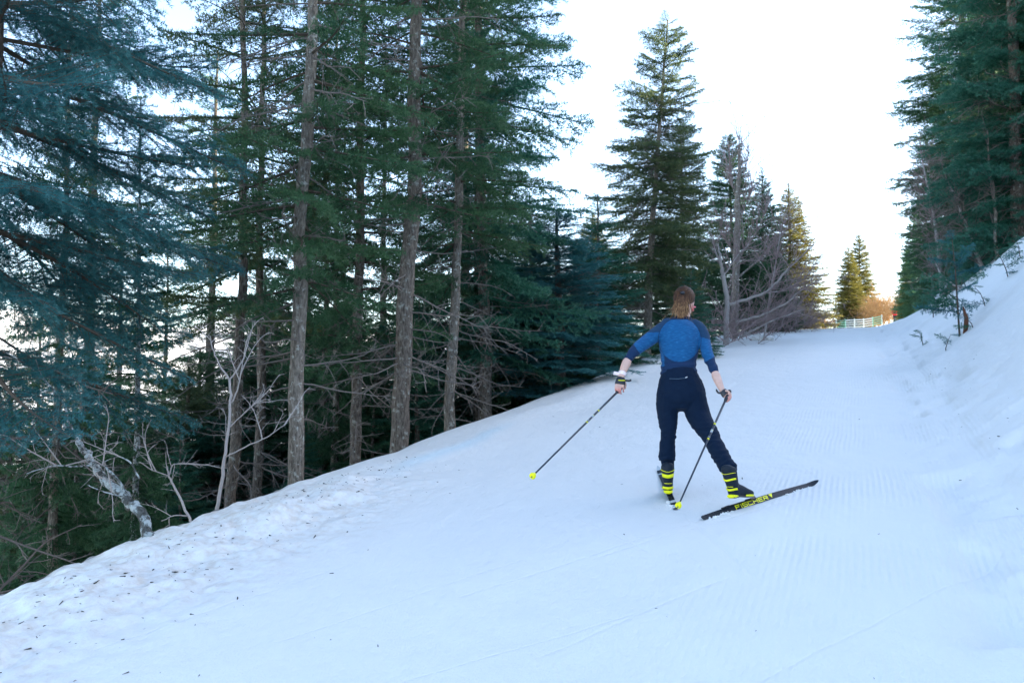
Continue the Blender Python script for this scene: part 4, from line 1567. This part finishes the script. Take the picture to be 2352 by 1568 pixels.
# ---- shirt
def shirt_rel(co, no):
    x, y = proj(co)
    f = .004 * np.sin(y * .16 + .02 * x + 2.5 * vnoise(x * .012, y * .02, 60)) * sstep(500, 560, y) * (x > 870) * (x < 1112)
    f = f + .003 * vnoise(x * .03, y * .05, 61) + .0035 * np.sin((x * .5 + y) * .12 + 3 * vnoise(x * .02, y * .02, 62)) * sstep(470, 520, y) * (np.abs(x - 990) > 125)
    return f


def ell(x, y):
    return np.sqrt(((x - 996) / 127.0) ** 2 + ((y - 402) / 131.0) ** 2)


def side_of(x, y, x0, y0, x1, y1):
    return ((x - x0) * (y1 - y0) - (y - y0) * (x1 - x0)) / math.hypot(x1 - x0, y1 - y0)


def shirt_masks(co):
    x, y = proj(co)
    e = ell(x, y)
    disc = 1 - sstep(.985, 1.0, e)
    arm_l = (x < 905) & (e > 1.0) & (y < 560)
    arm_r = (x > 1085) & (e > 1.0) & ((x > 1111) | (y < 470))
    # yoke edge on each sleeve, cuff edge at each elbow
    yl = sstep(-3, 3, side_of(x, y, 812, 352, 890, 352) + (x - 850) ** 2 * -.004 + 4)
    yk_l = arm_l & (side_of(x, y, 806, 352, 884, 350) > -4 - 0.0)
    yk_l = arm_l & (y < 357 - .0 * x) & (x > 800)
    yk_r = arm_r & (side_of(x, y, 1112, 392, 1164, 398) * -1 < 0) if False else arm_r & (y < 386 + (x - 1124) * .28)
    cuff_l = side_of(x, y, 716, 420, 762, 486) > 0
    cuff_l = (x - 716) * (486 - 420) - (y - 420) * (762 - 716) < 0
    cuff_r = (x - 1136) * (500 - 540) - (y - 540) * (1206 - 1136) < 0
    sl = (arm_l & ~cuff_l) | (arm_r & ~cuff_r)
    yoke = ((yk_l | yk_r) | ((e > 1.0) & (y < 330) & (x > 880) & (x < 1130))) & ~(e < 1.0)
    blue = np.maximum(disc, sl & ~yoke)
    seam = np.clip(1 - np.abs(e - 1.005) / .016, 0, 1) * (y < 470)
    seam = np.maximum(seam, (y < 281) & (np.abs(x - 1014) < 75))
    return blue.astype(float), yoke.astype(float), seam


COLLAR = limb([(1014, 272, 52, 6.805, .064), (1014, 286, 64, 6.80, .068), (1013, 300, 86, 6.795, .074)], dome=False)
under(person, fuse('shirt', [limb(TORSO), COLLAR, limb(ARML, dome=False), limb(ARMR, dome=False)], .0055, 5, M_SHIRT, relief=shirt_rel,
                   attrs={'blue': lambda c, n: shirt_masks(c)[0], 'yoke': lambda c, n: shirt_masks(c)[1], 'seam': lambda c, n: shirt_masks(c)[2]}))


# ---- trousers
def trous_rel(co, no):
    x, y = proj(co)
    knee = np.exp(-((y - 965) / 60) ** 2)
    hem = sstep(1030, 1110, y)
    crotch = np.exp(-(((x - 1010) / 90) ** 2 + ((y - 790) / 60) ** 2))
    w = .0045 * np.sin(y * .22 + 4 * vnoise(x * .02, y * .012, 70)) * (.4 + knee + hem) + .004 * np.sin((x * .9 - y * .5) * .11 + 3 * vnoise(x * .015, y * .015, 71)) * (.35 + crotch)
    return w * .22 + .010 * vnoise(x * .03 + y * .012, y * .05, 72) * (.35 + knee * .7 + hem + crotch * .5)


HEM_R = limb([(1272, 1146, 48, 6.14, .058), (1288, 1166, 49, 6.12, .060), (1294, 1182, 42, 6.105, .054)], dome=False)
under(person, fuse('trousers', [limb(PELVIS), limb(LEGL, dome=False), limb(LEGR, dome=False), HEM_R,
                                limb([(1000, 700, 120, 6.60, .12), (1000, 760, 105, 6.60, .115), (1000, 792, 60, 6.60, .08)])], .0055, 6, M_TROUS, relief=trous_rel))
# zip pocket at the waist and its light pull tab
zb = Bag()
V, F = tube([z1(935, 632, 6.496), z1(985, 634, 6.488), z1(1040, 628, 6.496)], .0022, 6)
zb.add(V, F)
under(person, zb.build('pocket_zip', [plain('zip_grey', (.05, .09, .13), .4, .5)]))
V, F = box(*z1(1036, 624, 6.492), .016, .004, .005, rot_mat(0, .35, 0))
under(person, mesh_obj('zip_pull', V, F, plain('pull_white', (.75, .78, .8), .4, .5)))


# ---- hair
hb = Bag()
rng = np.random.default_rng(5)
V, F = ellipsoid(z1(1022, 152, 6.855), (63 * S_, .108, 68 * S_), 28, 18)
xx, yy = proj(V)
front = V[:, 1] > head_c[1] + .035
V[front & (yy > 118)] = head_c + (V[front & (yy > 118)] - head_c) * .8
hb.add(V, F, 0, .12)
V, F = ellipsoid(z1(1000, 200, 6.80), (40 * S_, .050, 46 * S_), 18, 12)
hb.add(V, F, 0, .18)
for i in range(420):                       # hair combed back to the tie, over the cap
    a = rng.uniform(-1.25, 1.25)
    e = rng.uniform(-.25, 1.35)
    p0 = np.array(z1(1022, 152, 6.855)) + np.array([math.sin(a) * math.cos(e) * 64 * S_, math.cos(a) * -.109 * math.cos(e) * .4 + .02 * rng.random(), math.sin(e) * 69 * S_])
    p2 = z1(1012 + rng.normal(0, 5), 128 + rng.normal(0, 5), 6.742)
    p1 = (p0 + p2) / 2 + np.array([0, -.03, .022 * math.sin(e)])
    V, F = tube(np.array([p0, p0 * .5 + p1 * .5 + [0, -.008, .004], p1, p1 * .45 + p2 * .55 + [0, -.010, .003], p2]), [.0012, .0022, .0024, .0022, .0016], 4, cap=False)
    hb.add(V, F, 0, rng.uniform(0, .35))
hair = under(person, hb.build('hair', [M_HAIR], None, True))
pb = Bag()
for i in range(380):
    u = rng.normal(0, .42)
    u = max(-1, min(1, u))
    ln = rng.uniform(.72, 1.0)
    yend = 128 + 152 * ln * (1 - .12 * abs(u))
    xs = 1012 + 20 * u
    xe = 1004 + 52 * u + rng.normal(0, 9)
    q = np.linspace(0, 1, 8)
    wob = rng.uniform(-5, 5)
    P = [z1(xs + (xe - xs) * (t ** .6) + wob * math.sin(t * 4 + i), 122 + (yend - 122) * t, 6.742 - .030 * math.sin(min(t * 3, 1.57)) + .022 * t + rng.normal(0, .001) + .012 * rng.random()) for t in q]
    c0 = rng.uniform(-.15, .32)
    V, F = tube(P, np.array([.0018, .0026, .003, .003, .0028, .0024, .0018, .0008]), 4, cap=False)
    pb.add(V, F, 0, np.repeat(np.clip(c0 + q * rng.uniform(.15, .8), 0, 1), 4))
for i in range(46):                        # stray hairs
    xs, xe = 1012 + rng.normal(0, 26), 1008 + rng.normal(0, 46)
    ye = rng.uniform(215, 292)
    P = [z1(xs + (xe - xs) * t + rng.normal(0, 2), 112 + (ye - 112) * t, 6.74 - .02 * math.sin(t * 2.5) + .01 * rng.random()) for t in np.linspace(0, 1, 7)]
    V, F = tube(P, np.linspace(.0016, .0006, 7), 3, cap=False)
    pb.add(V, F, 0, np.repeat(np.linspace(.2, rng.uniform(.5, 1.1), 7), 3))
ponytail = under(person, pb.build('ponytail', [M_HAIR], None, True))
V, F = ellipsoid(z1(1012, 124, 6.735), (.020, .018, .014), 12, 8)
under(person, mesh_obj('hair_tie', V, F, M_BLACK, None, True))
# glasses: the red arm shows in front of the ear
gb = Bag()
P = [z1(1076, 208, 6.88), z1(1086, 206, 6.915), z1(1090, 208, 6.95), z1(1082, 208, 6.985), z1(1034, 206, 7.005), z1(985, 208, 6.985), z1(968, 208, 6.95), z1(966, 208, 6.88)]
V, F = etube(P, np.full(8, .006), np.full(8, .0022), (0, 0, 1), sides=8)
gb.add(V, F)
under(person, gb.build('sunglasses', [M_RED], None, True))
# ---- watch
wb = Bag()
w0, w1 = z1(656, 597, 6.505), z1(651, 614, 6.492)
V, F = etube([w0, (w0 + w1) / 2, w1], np.full(3, 24 * px(6.5)), np.full(3, 24 * px(6.5)), dome=False, sides=20)
wb.add(V, F)
wr = under(person, wb.build('watch_strap', [M_PINK], None, True))
V, F = etube([z1(604, 599, 6.50), z1(620, 602, 6.50), z1(636, 605, 6.50)], np.full(3, 11 * px(6.5)), np.full(3, .018), (0, 0, 1), sides=16, dome=False)
wc = under(person, mesh_obj('watch_case', V, F, M_PINK, None, True))

# ---- boots
def boot_pieces():
    foot = etube([(.03, 0, .052), (.08, 0, .056), (.14, 0, .052), (.20, 0, .040), (.25, 0, .032), (.272, 0, .028)],
                 [.036, .038, .041, .043, .036, .024], [.046, .052, .044, .032, .024, .016], (0, 1, 0), sides=20)
    shaft = etube([(.060, 0, .03), (.052, 0, .08), (.050, 0, .13), (.056, 0, .18), (.060, 0, .20)],
                  [.036, .038, .044, .050, .050], [.052, .052, .056, .060, .058], (0, 1, 0), sides=20)
    tongue = etube([(.09, 0, .10), (.10, 0, .15), (.105, 0, .215)], [.026, .030, .034], [.016, .016, .012], (0, 1, 0), sides=12)
    return [foot, shaft, tongue]


def shaft_band(z0, z1_, a0, a1, off=.0035, tilt=0.0):
    """a raised stripe round the heel side of the shaft"""
    zs = [.0, .03, .08, .13, .18, .22]
    xc = [.062, .060, .052, .050, .056, .060]
    ry = [.036, .036, .038, .044, .050, .050]
    rx = [.052, .052, .052, .056, .060, .058]
    V = []
    th = np.linspace(a0, a1, 15)
    for o in (off, -.006):
        for z in (z0, z1_):
            for t in th:
                zz = z + tilt * abs(math.sin(t)) ** 1.5
                V.append((np.interp(zz, zs, xc) - (np.interp(zz, zs, rx) + o) * math.cos(t), (np.interp(zz, zs, ry) + o) * math.sin(t), zz))
    n = 15
    F = []
    for i in range(n - 1):
        F += [(i, i + 1, n + i + 1, n + i), (i, 2 * n + i, 2 * n + i + 1, i + 1), (n + i, n + i + 1, 3 * n + i + 1, 3 * n + i)]
    F += [(0, n, 3 * n, 2 * n), (n - 1, 3 * n - 1, 4 * n - 1, 2 * n - 1)]
    return np.array(V), np.array(F)


def place(o, M):
    o.matrix_basis = M
    return o


def make_boot(M, name='boot', shear=0.0, bands=((.121, .147, 1.15, .008), (.036, .053, 1.05, .004))):
    def shr(V):
        V = np.array(V, float)
        V[:, 0] -= shear * np.clip(V[:, 2] - .05, 0, None)
        return V

    b = fuse(name, [(shr(V), F) for V, F in boot_pieces()], .005, 3, M_BOOT)
    b.parent = person
    b.matrix_parent_inverse = person.matrix_basis.inverted()
    b.matrix_basis = M
    sole = Bag()
    V, F = etube([(.012, 0, .010), (.06, 0, .012), (.11, 0, .016), (.16, 0, .012), (.22, 0, .009), (.285, 0, .010)], [.030, .034, .031, .040, .042, .022], [.010, .010, .010, .009, .008, .007], (0, 1, 0), sides=14)
    sole.add(V, F, 0)
    s = mesh_obj('sole', *sole.arrays()[:2], M_BLACK, b, True)
    V, F = etube([(.004, 0, .014), (.030, 0, .016), (.058, 0, .018)], [.029, .036, .034], [.013, .016, .012], (0, 1, 0), sides=16)
    mesh_obj('heel_block', V, F, M_YEL, b, True)
    for sgn in (1, -1):
        V, F = etube([(.15, sgn * .037, .018), (.20, sgn * .041, .018), (.25, sgn * .032, .016), (.275, sgn * .016, .016)], np.full(4, .004), [.006, .008, .007, .004], (0, 1, 0), sides=8)
        mesh_obj('toe_flash', V, F, M_YEL, b, True)
    for z0, z1_, a, tl in bands:
        V, F = shaft_band(z0, z1_, -a, a, .004 if z0 > .08 else .0095, tilt=tl)
        mesh_obj('yellow_band', shr(V), F, M_YEL, b, True)
    V, F = shaft_band(.079, .0825, -.75, .75, .0055)
    mesh_obj('thin_stripe', shr(V), F, M_YEL, b, True)
    V, F = shaft_band(.166, .169, -1.5, 1.5, .005, .012)
    mesh_obj('cuff_edge', shr(V), F, M_YEL, b, True)
    V, F = etube([(.108, 0, .13), (.135, 0, .098), (.175, 0, .080)], np.full(3, .006), np.full(3, .004), (0, 1, 0), sides=8)
    mesh_obj('lace_cover', shr(V), F, M_BLACK, b, True)
    return b


def frame_from(origin, fwd, up):
    f = Vector(fwd).normalized()
    u = Vector(up)
    l = u.cross(f).normalized()
    u = f.cross(l).normalized()
    return Matrix([[f.x, l.x, u.x, origin[0]], [f.y, l.y, u.y, origin[1]], [f.z, l.z, u.z, origin[2]], [0, 0, 0, 1]])


# ---- skis
tailL, tipL = Vector(z1hit(976, 1416)), Vector(z1hit(872, 1178))
tailR, tipR = Vector(z1hit(1122, 1474)), Vector(z1hit(1800, 1262))
UP = Vector((-.045, -.112, 1)).normalized()


def ski_frame(tail, tip, roll, lift=.001):
    f = (tip - tail).normalized()
    u = Matrix.Rotation(roll, 3, f) @ UP
    return frame_from(tail + UP * lift, f, u), (tip - tail).length


def ski_profile(L, x):
    q = x / L
    w = np.interp(q, [0, .015, .08, .5, .90, .965, .99, 1], [.012, .019, .0215, .0222, .0215, .019, .012, .003])
    th = np.interp(q, [0, .1, .35, .5, .65, .9, 1], [.006, .008, .017, .021, .018, .008, .005])
    zb = .010 * math.sin(math.pi * min(q / .93, 1)) + .040 * max(0, (q - .90) / .10) ** 2 + .012 * max(0, (.03 - q) / .03)
    return w, th, zb


LETTERS = {  # strokes on a 4 x 5 grid, squared-off italic capitals
    'F': [((0, 0), (0, 5)), ((0, 5), (4, 5)), ((0, 2.6), (3.2, 2.6))],
    'I': [((0, 0), (0, 5))],
    'S': [((4, 5), (0, 5)), ((0, 5), (0, 2.6)), ((0, 2.6), (4, 2.6)), ((4, 2.6), (4, 0)), ((4, 0), (0, 0))],
    'C': [((4, 5), (0, 5)), ((0, 5), (0, 0)), ((0, 0), (4, 0))],
    'H': [((0, 0), (0, 5)), ((4, 0), (4, 5)), ((0, 2.6), (4, 2.6))],
    'E': [((4, 5), (0, 5)), ((0, 5), (0, 0)), ((0, 0), (4, 0)), ((0, 2.6), (3.4, 2.6))],
    'R': [((0, 0), (0, 5)), ((0, 5), (4, 5)), ((4, 5), (4, 2.6)), ((4, 2.6), (0, 2.6)), ((1.6, 2.6), (4, 0))]}


def make_ski(M, L, label, white_from, letter_x, bind_x):
    root = thing('ski', label, 'ski', (0, 0, 0), 0, 'skis of the skier')
    root.matrix_basis = M
    xs = np.concatenate([np.linspace(0, .05, 6), np.linspace(.07, .88, 40), np.linspace(.9, 1, 16)]) * L
    V, F, m = [], [], []
    for x in xs:
        w, th, zb = ski_profile(L, x)
        V += [(x, -w, zb), (x, w, zb), (x, w * .985, zb + th * .8), (x, w * .90, zb + th), (x, -w * .90, zb + th), (x, -w * .985, zb + th * .8)]
    for i in range(len(xs) - 1):
        for j in range(6):
            F.append((i * 6 + j, i * 6 + (j + 1) % 6, i * 6 + 6 + (j + 1) % 6, i * 6 + 6 + j))
            q = xs[i] / L
            white = white_from and (.03 < q < .08 or .12 < q < .17 or .82 < q < .87 or q > .95)
            m.append(2 if j in (1, 5) and not white else (1 if white and j in (2, 3, 4) else 0))
    F += [(0, 1, 2, 3), (0, 3, 4, 5)]
    m += [0, 0]
    n = (len(xs) - 1) * 6
    F += [(n + 3, n + 2, n + 1, n), (n + 5, n + 4, n + 3, n)]
    m += [0, 0]
    mesh_obj('ski_body', np.array(V), np.array(F), [M_SKI, M_SKIW, M_SKIG], root, False, m)
    # binding plate, toe clip and rubber
    w, th, zb = ski_profile(L, bind_x)
    b = Bag()
    for cx, cy, sx, sy, sz in ((bind_x - .14, .0185 if letter_x else 0, .34, .007, .006), (bind_x + .045, .017 if letter_x else 0, .060, .012 if letter_x else .036, .022), (bind_x - .015, .017 if letter_x else .004, .05, .012, .018), (bind_x - .25, .016, .05, .012, .012)):
        V, F = box(cx, cy, zb + th + sz / 2 + .001, sx, sy, sz)
        b.add(V, F)
    mesh_obj('binding', *b.arrays()[:2], M_BLACK, root)
    if letter_x:
        b = Bag()
        s = .0064
        cx = letter_x
        for ch in 'FISCHER':
            for (x0, y0), (x1, y1) in LETTERS[ch]:
                ax, ay = cx + (x0 + y0 * .12) * s * 1.8, (y0 - 2.5) * s * .86 - .004
                bx_, by = cx + (x1 + y1 * .12) * s * 1.8, (y1 - 2.5) * s * .86 - .004
                ln = math.hypot(bx_ - ax, by - ay)
                an = math.atan2(by - ay, bx_ - ax)
                mx, my = (ax + bx_) / 2, (ay + by) / 2
                w, th, zb = ski_profile(L, mx)
                rm = np.array([[math.cos(an), -math.sin(an), 0], [math.sin(an), math.cos(an), 0], [0, 0, 1]])
                V, F = box(mx, my, zb + th + .0006, ln + .0062, .0062, .0014, rm)
                b.add(V, F)
            cx += (1.6 if ch == 'I' else 5.4) * s * 1.8
        mesh_obj('lettering', *b.arrays()[:2], M_YEL, root)
        x0 = cx + .030
        w, th, zb = ski_profile(L, x0)
        V = np.array([(x0 - .012, .017, zb + th + .001), (x0 + .034, .017, zb + th + .001), (x0 + .006, -.016, zb + th + .001)])
        V = np.concatenate([V, V - [0, 0, .0016]])
        mesh_obj('triangle_mark', V, [(0, 2, 1), (3, 4, 5), (0, 1, 4, 3), (1, 2, 5, 4), (2, 0, 3, 5)], M_YEL, root)
    return root


ML, LL = ski_frame(tailL, tipL, R(-12))
MR, LR = ski_frame(tailR, tipR, R(45), .009)
def boot_matrix(M, bx_, L, pitch, yaw=0.0, roll=0.0, off=(0, 0)):
    """heel raised by pitch about the toe, which sits in the binding"""
    w, th, zb = ski_profile(L, bx_)
    toe = Matrix.Translation((bx_ + .02, off[0], zb + th + .012 + off[1]))
    return M @ toe @ Matrix.Rotation(roll, 4, 'X') @ Matrix.Rotation(yaw, 4, 'Z') @ Matrix.Rotation(pitch, 4, 'Y') @ Matrix.Translation((-.27, 0, 0))



def solve_x(M, L, target_x):
    """how far along the ski the picture column of a detail falls"""
    xs_ = np.linspace(.1, .9, 400) * L
    pts = np.array([list(M @ Vector((q, 0, .02))) for q in xs_])
    return pts


def along(M, L, y=None, x=None):
    xs_ = np.linspace(.05, .95, 900) * L
    pts = np.array([list(M @ Vector((q, 0, .03))) for q in xs_])
    px_, py_ = proj(pts)
    return float(xs_[np.argmin(np.abs((py_ - y) if y is not None else (px_ - x)))])


BL = along(ML, LL, y=1336) + .25
BR = along(MR, LR, x=1284) + .25
make_ski(ML, LL, 'ski under the left foot, white tail towards the camera', True, None, BL)
make_ski(MR, LR, 'black ski under the right foot with yellow lettering, angled outwards', False, along(MR, LR, x=1330), BR)
BM_L = boot_matrix(ML, BL, LL, R(3), R(-4), R(13))
BM_R = boot_matrix(MR, BR, LR, R(9), R(4), R(-51), (.022, .016))
make_boot(BM_L)
make_boot(BM_R, shear=.42, bands=((.117, .130, 1.5, .014), (.050, .064, 1.3, .010)))
for nm, bmx, sh in (('L', BM_L, 0), ('R', BM_R, .42)):
    for z in (0, .19):
        w_ = bmx @ Vector((.055 - sh * max(0, z - .05), 0, z))
        print('BOOT', nm, z, [float(q[0]) for q in proj(np.array([w_]))], w_.y * CP + (w_.z - CAM_Z) * SP)

for pts in ([(921, 1096, 43, 6.58, .050), (926, 1140, 38, 6.575, .046), (929, 1180, 36, 6.57, .046)], [(1274, 1146, 40, 6.13, .046), (1290, 1186, 38, 6.105, .044), (1300, 1216, 36, 6.095, .044)]):
    V, F = limb(pts)
    under(person, mesh_obj('ankle_tights', V, F, M_TROUS, None, True))
# ---- poles
def make_pole(tip, hand, beyond, label, strap_pts, strap_r, tab):
    tip, hand = np.array(tip), np.array(hand)
    d = (hand - tip) / np.linalg.norm(hand - tip)
    root = thing('ski_pole', label, 'ski pole', tuple(tip), 0, 'poles of the skier')
    inv = lambda o: under(root, o)
    ln = np.linalg.norm(hand - tip)
    V, F = tube([tip + d * q for q in (.02, ln * .3, ln * .7, ln - .03)], [.0052, .0062, .0078, .0082], 12)
    inv(mesh_obj('shaft', V, F, M_SHAFT, None, True))
    for q, w, mm in ((.58, .010, M_YEL), (.60, .004, M_SKIW), (.645, .030, M_SKIW), (.72, .012, M_YEL), (.735, .004, M_SKIW), (.66, .006, M_YEL)):
        a = tip + d * ln * q
        V, F = tube([a, a + d * w], .0084, 12)
        inv(mesh_obj('printed_ring', V, F, mm, None, True))
    V, F = tube([hand - d * .05, hand - d * .02, hand + d * .03, hand + d * .07, hand + d * beyond, hand + d * (beyond + .012)], [.010, .0135, .0125, .0135, .017, .010], 14)
    inv(mesh_obj('grip', V, F, M_BLACK, None, True))
    # basket: small yellow cup, faced by its own axis
    V, F = tube([tip + d * .002, tip + d * .006, tip + d * .020, tip + d * .034, tip + d * .042], [.016, .0215, .0205, .012, .008], 22)
    inv(mesh_obj('basket', V, F, M_YEL, None, True))
    V, F = tube([tip - d * .006, tip, tip + d * .014], [.003, .004, .0055], 8)
    inv(mesh_obj('pole_tip', V, F, M_SKIG, None, True))
    V, F = limb(strap_pts, dome=False)
    st = inv(mesh_obj('strap', V, F, M_BLACK, None, True))
    V, F = etube([z1(*p) for p in tab], np.full(len(tab), .0075), np.full(len(tab), .003), (0, 0, 1), sides=8)
    tb = mesh_obj('strap_tab', V, F, M_BLACK, None, True)
    inv(tb)
    return root


make_pole(z1(117, 1215, 5.42), z1(637, 700, 6.485), .10, 'ski pole in the left hand, trailing far out to the left',
          [(650, 628, 23, 6.484, .024), (645, 645, 29, 6.475, .023), (642, 668, 32, 6.466, .021)],
          None, [(650, 642, 6.455), (672, 643, 6.455), (694, 645, 6.46), (708, 641, 6.47)])
make_pole(z1(985, 1393, 5.55), z1(1277, 740, 6.322), .06, 'ski pole in the right hand, crossing in front of the right leg',
          [(1252, 706, 22, 6.36, .023), (1264, 718, 27, 6.35, .024), (1274, 728, 29, 6.343, .023)],
          None, [(1240, 718, 6.34), (1226, 716, 6.34), (1216, 704, 6.345), (1213, 696, 6.35)])
V, F = etube([z1(632, 641, 6.452), z1(650, 643, 6.450), z1(672, 643, 6.452)], np.full(3, .0030), np.full(3, .0016), (0, 0, 1), sides=8)
o = mesh_obj('strap_stripe', V, F, M_YEL, None, True)
for q in COL.objects:
    if q.name == 'ski_pole':
        under(q, o)

# crumbs of snow pushed up along the skis
rg = np.random.default_rng(12)
cb = Bag()
for M_, L_, n_, sd in ((MR, LR, 120, -1), (ML, LL, 60, 1)):
    for i in range(n_):
        q = (rg.uniform(.03, .24) if rg.random() < .6 else rg.uniform(.66, .95)) * L_
        w_ = M_ @ Vector((q, sd * .022 + rg.normal(0, .012), 0))
        X_, Y_ = w_.x + rg.normal(0, .008), w_.y - abs(rg.normal(0, .018))
        r_ = rg.exponential(.0022) + .002
        V, F = ellipsoid((X_, Y_, ground(X_, Y_) + r_ * .3), (r_ * rg.uniform(.8, 1.6), r_, r_ * .8), 7, 5)
        cb.add(V + rg.normal(0, r_ * .12, V.shape), F)
cr_ = cb.build('snow_crumbs', [plain('snow_crumb', (.74, .745, .73), .6, .2)], None, True)
cr_['kind'] = 'stuff'
cr_['label'] = 'crumbs of snow thrown up along the edges of the skis'
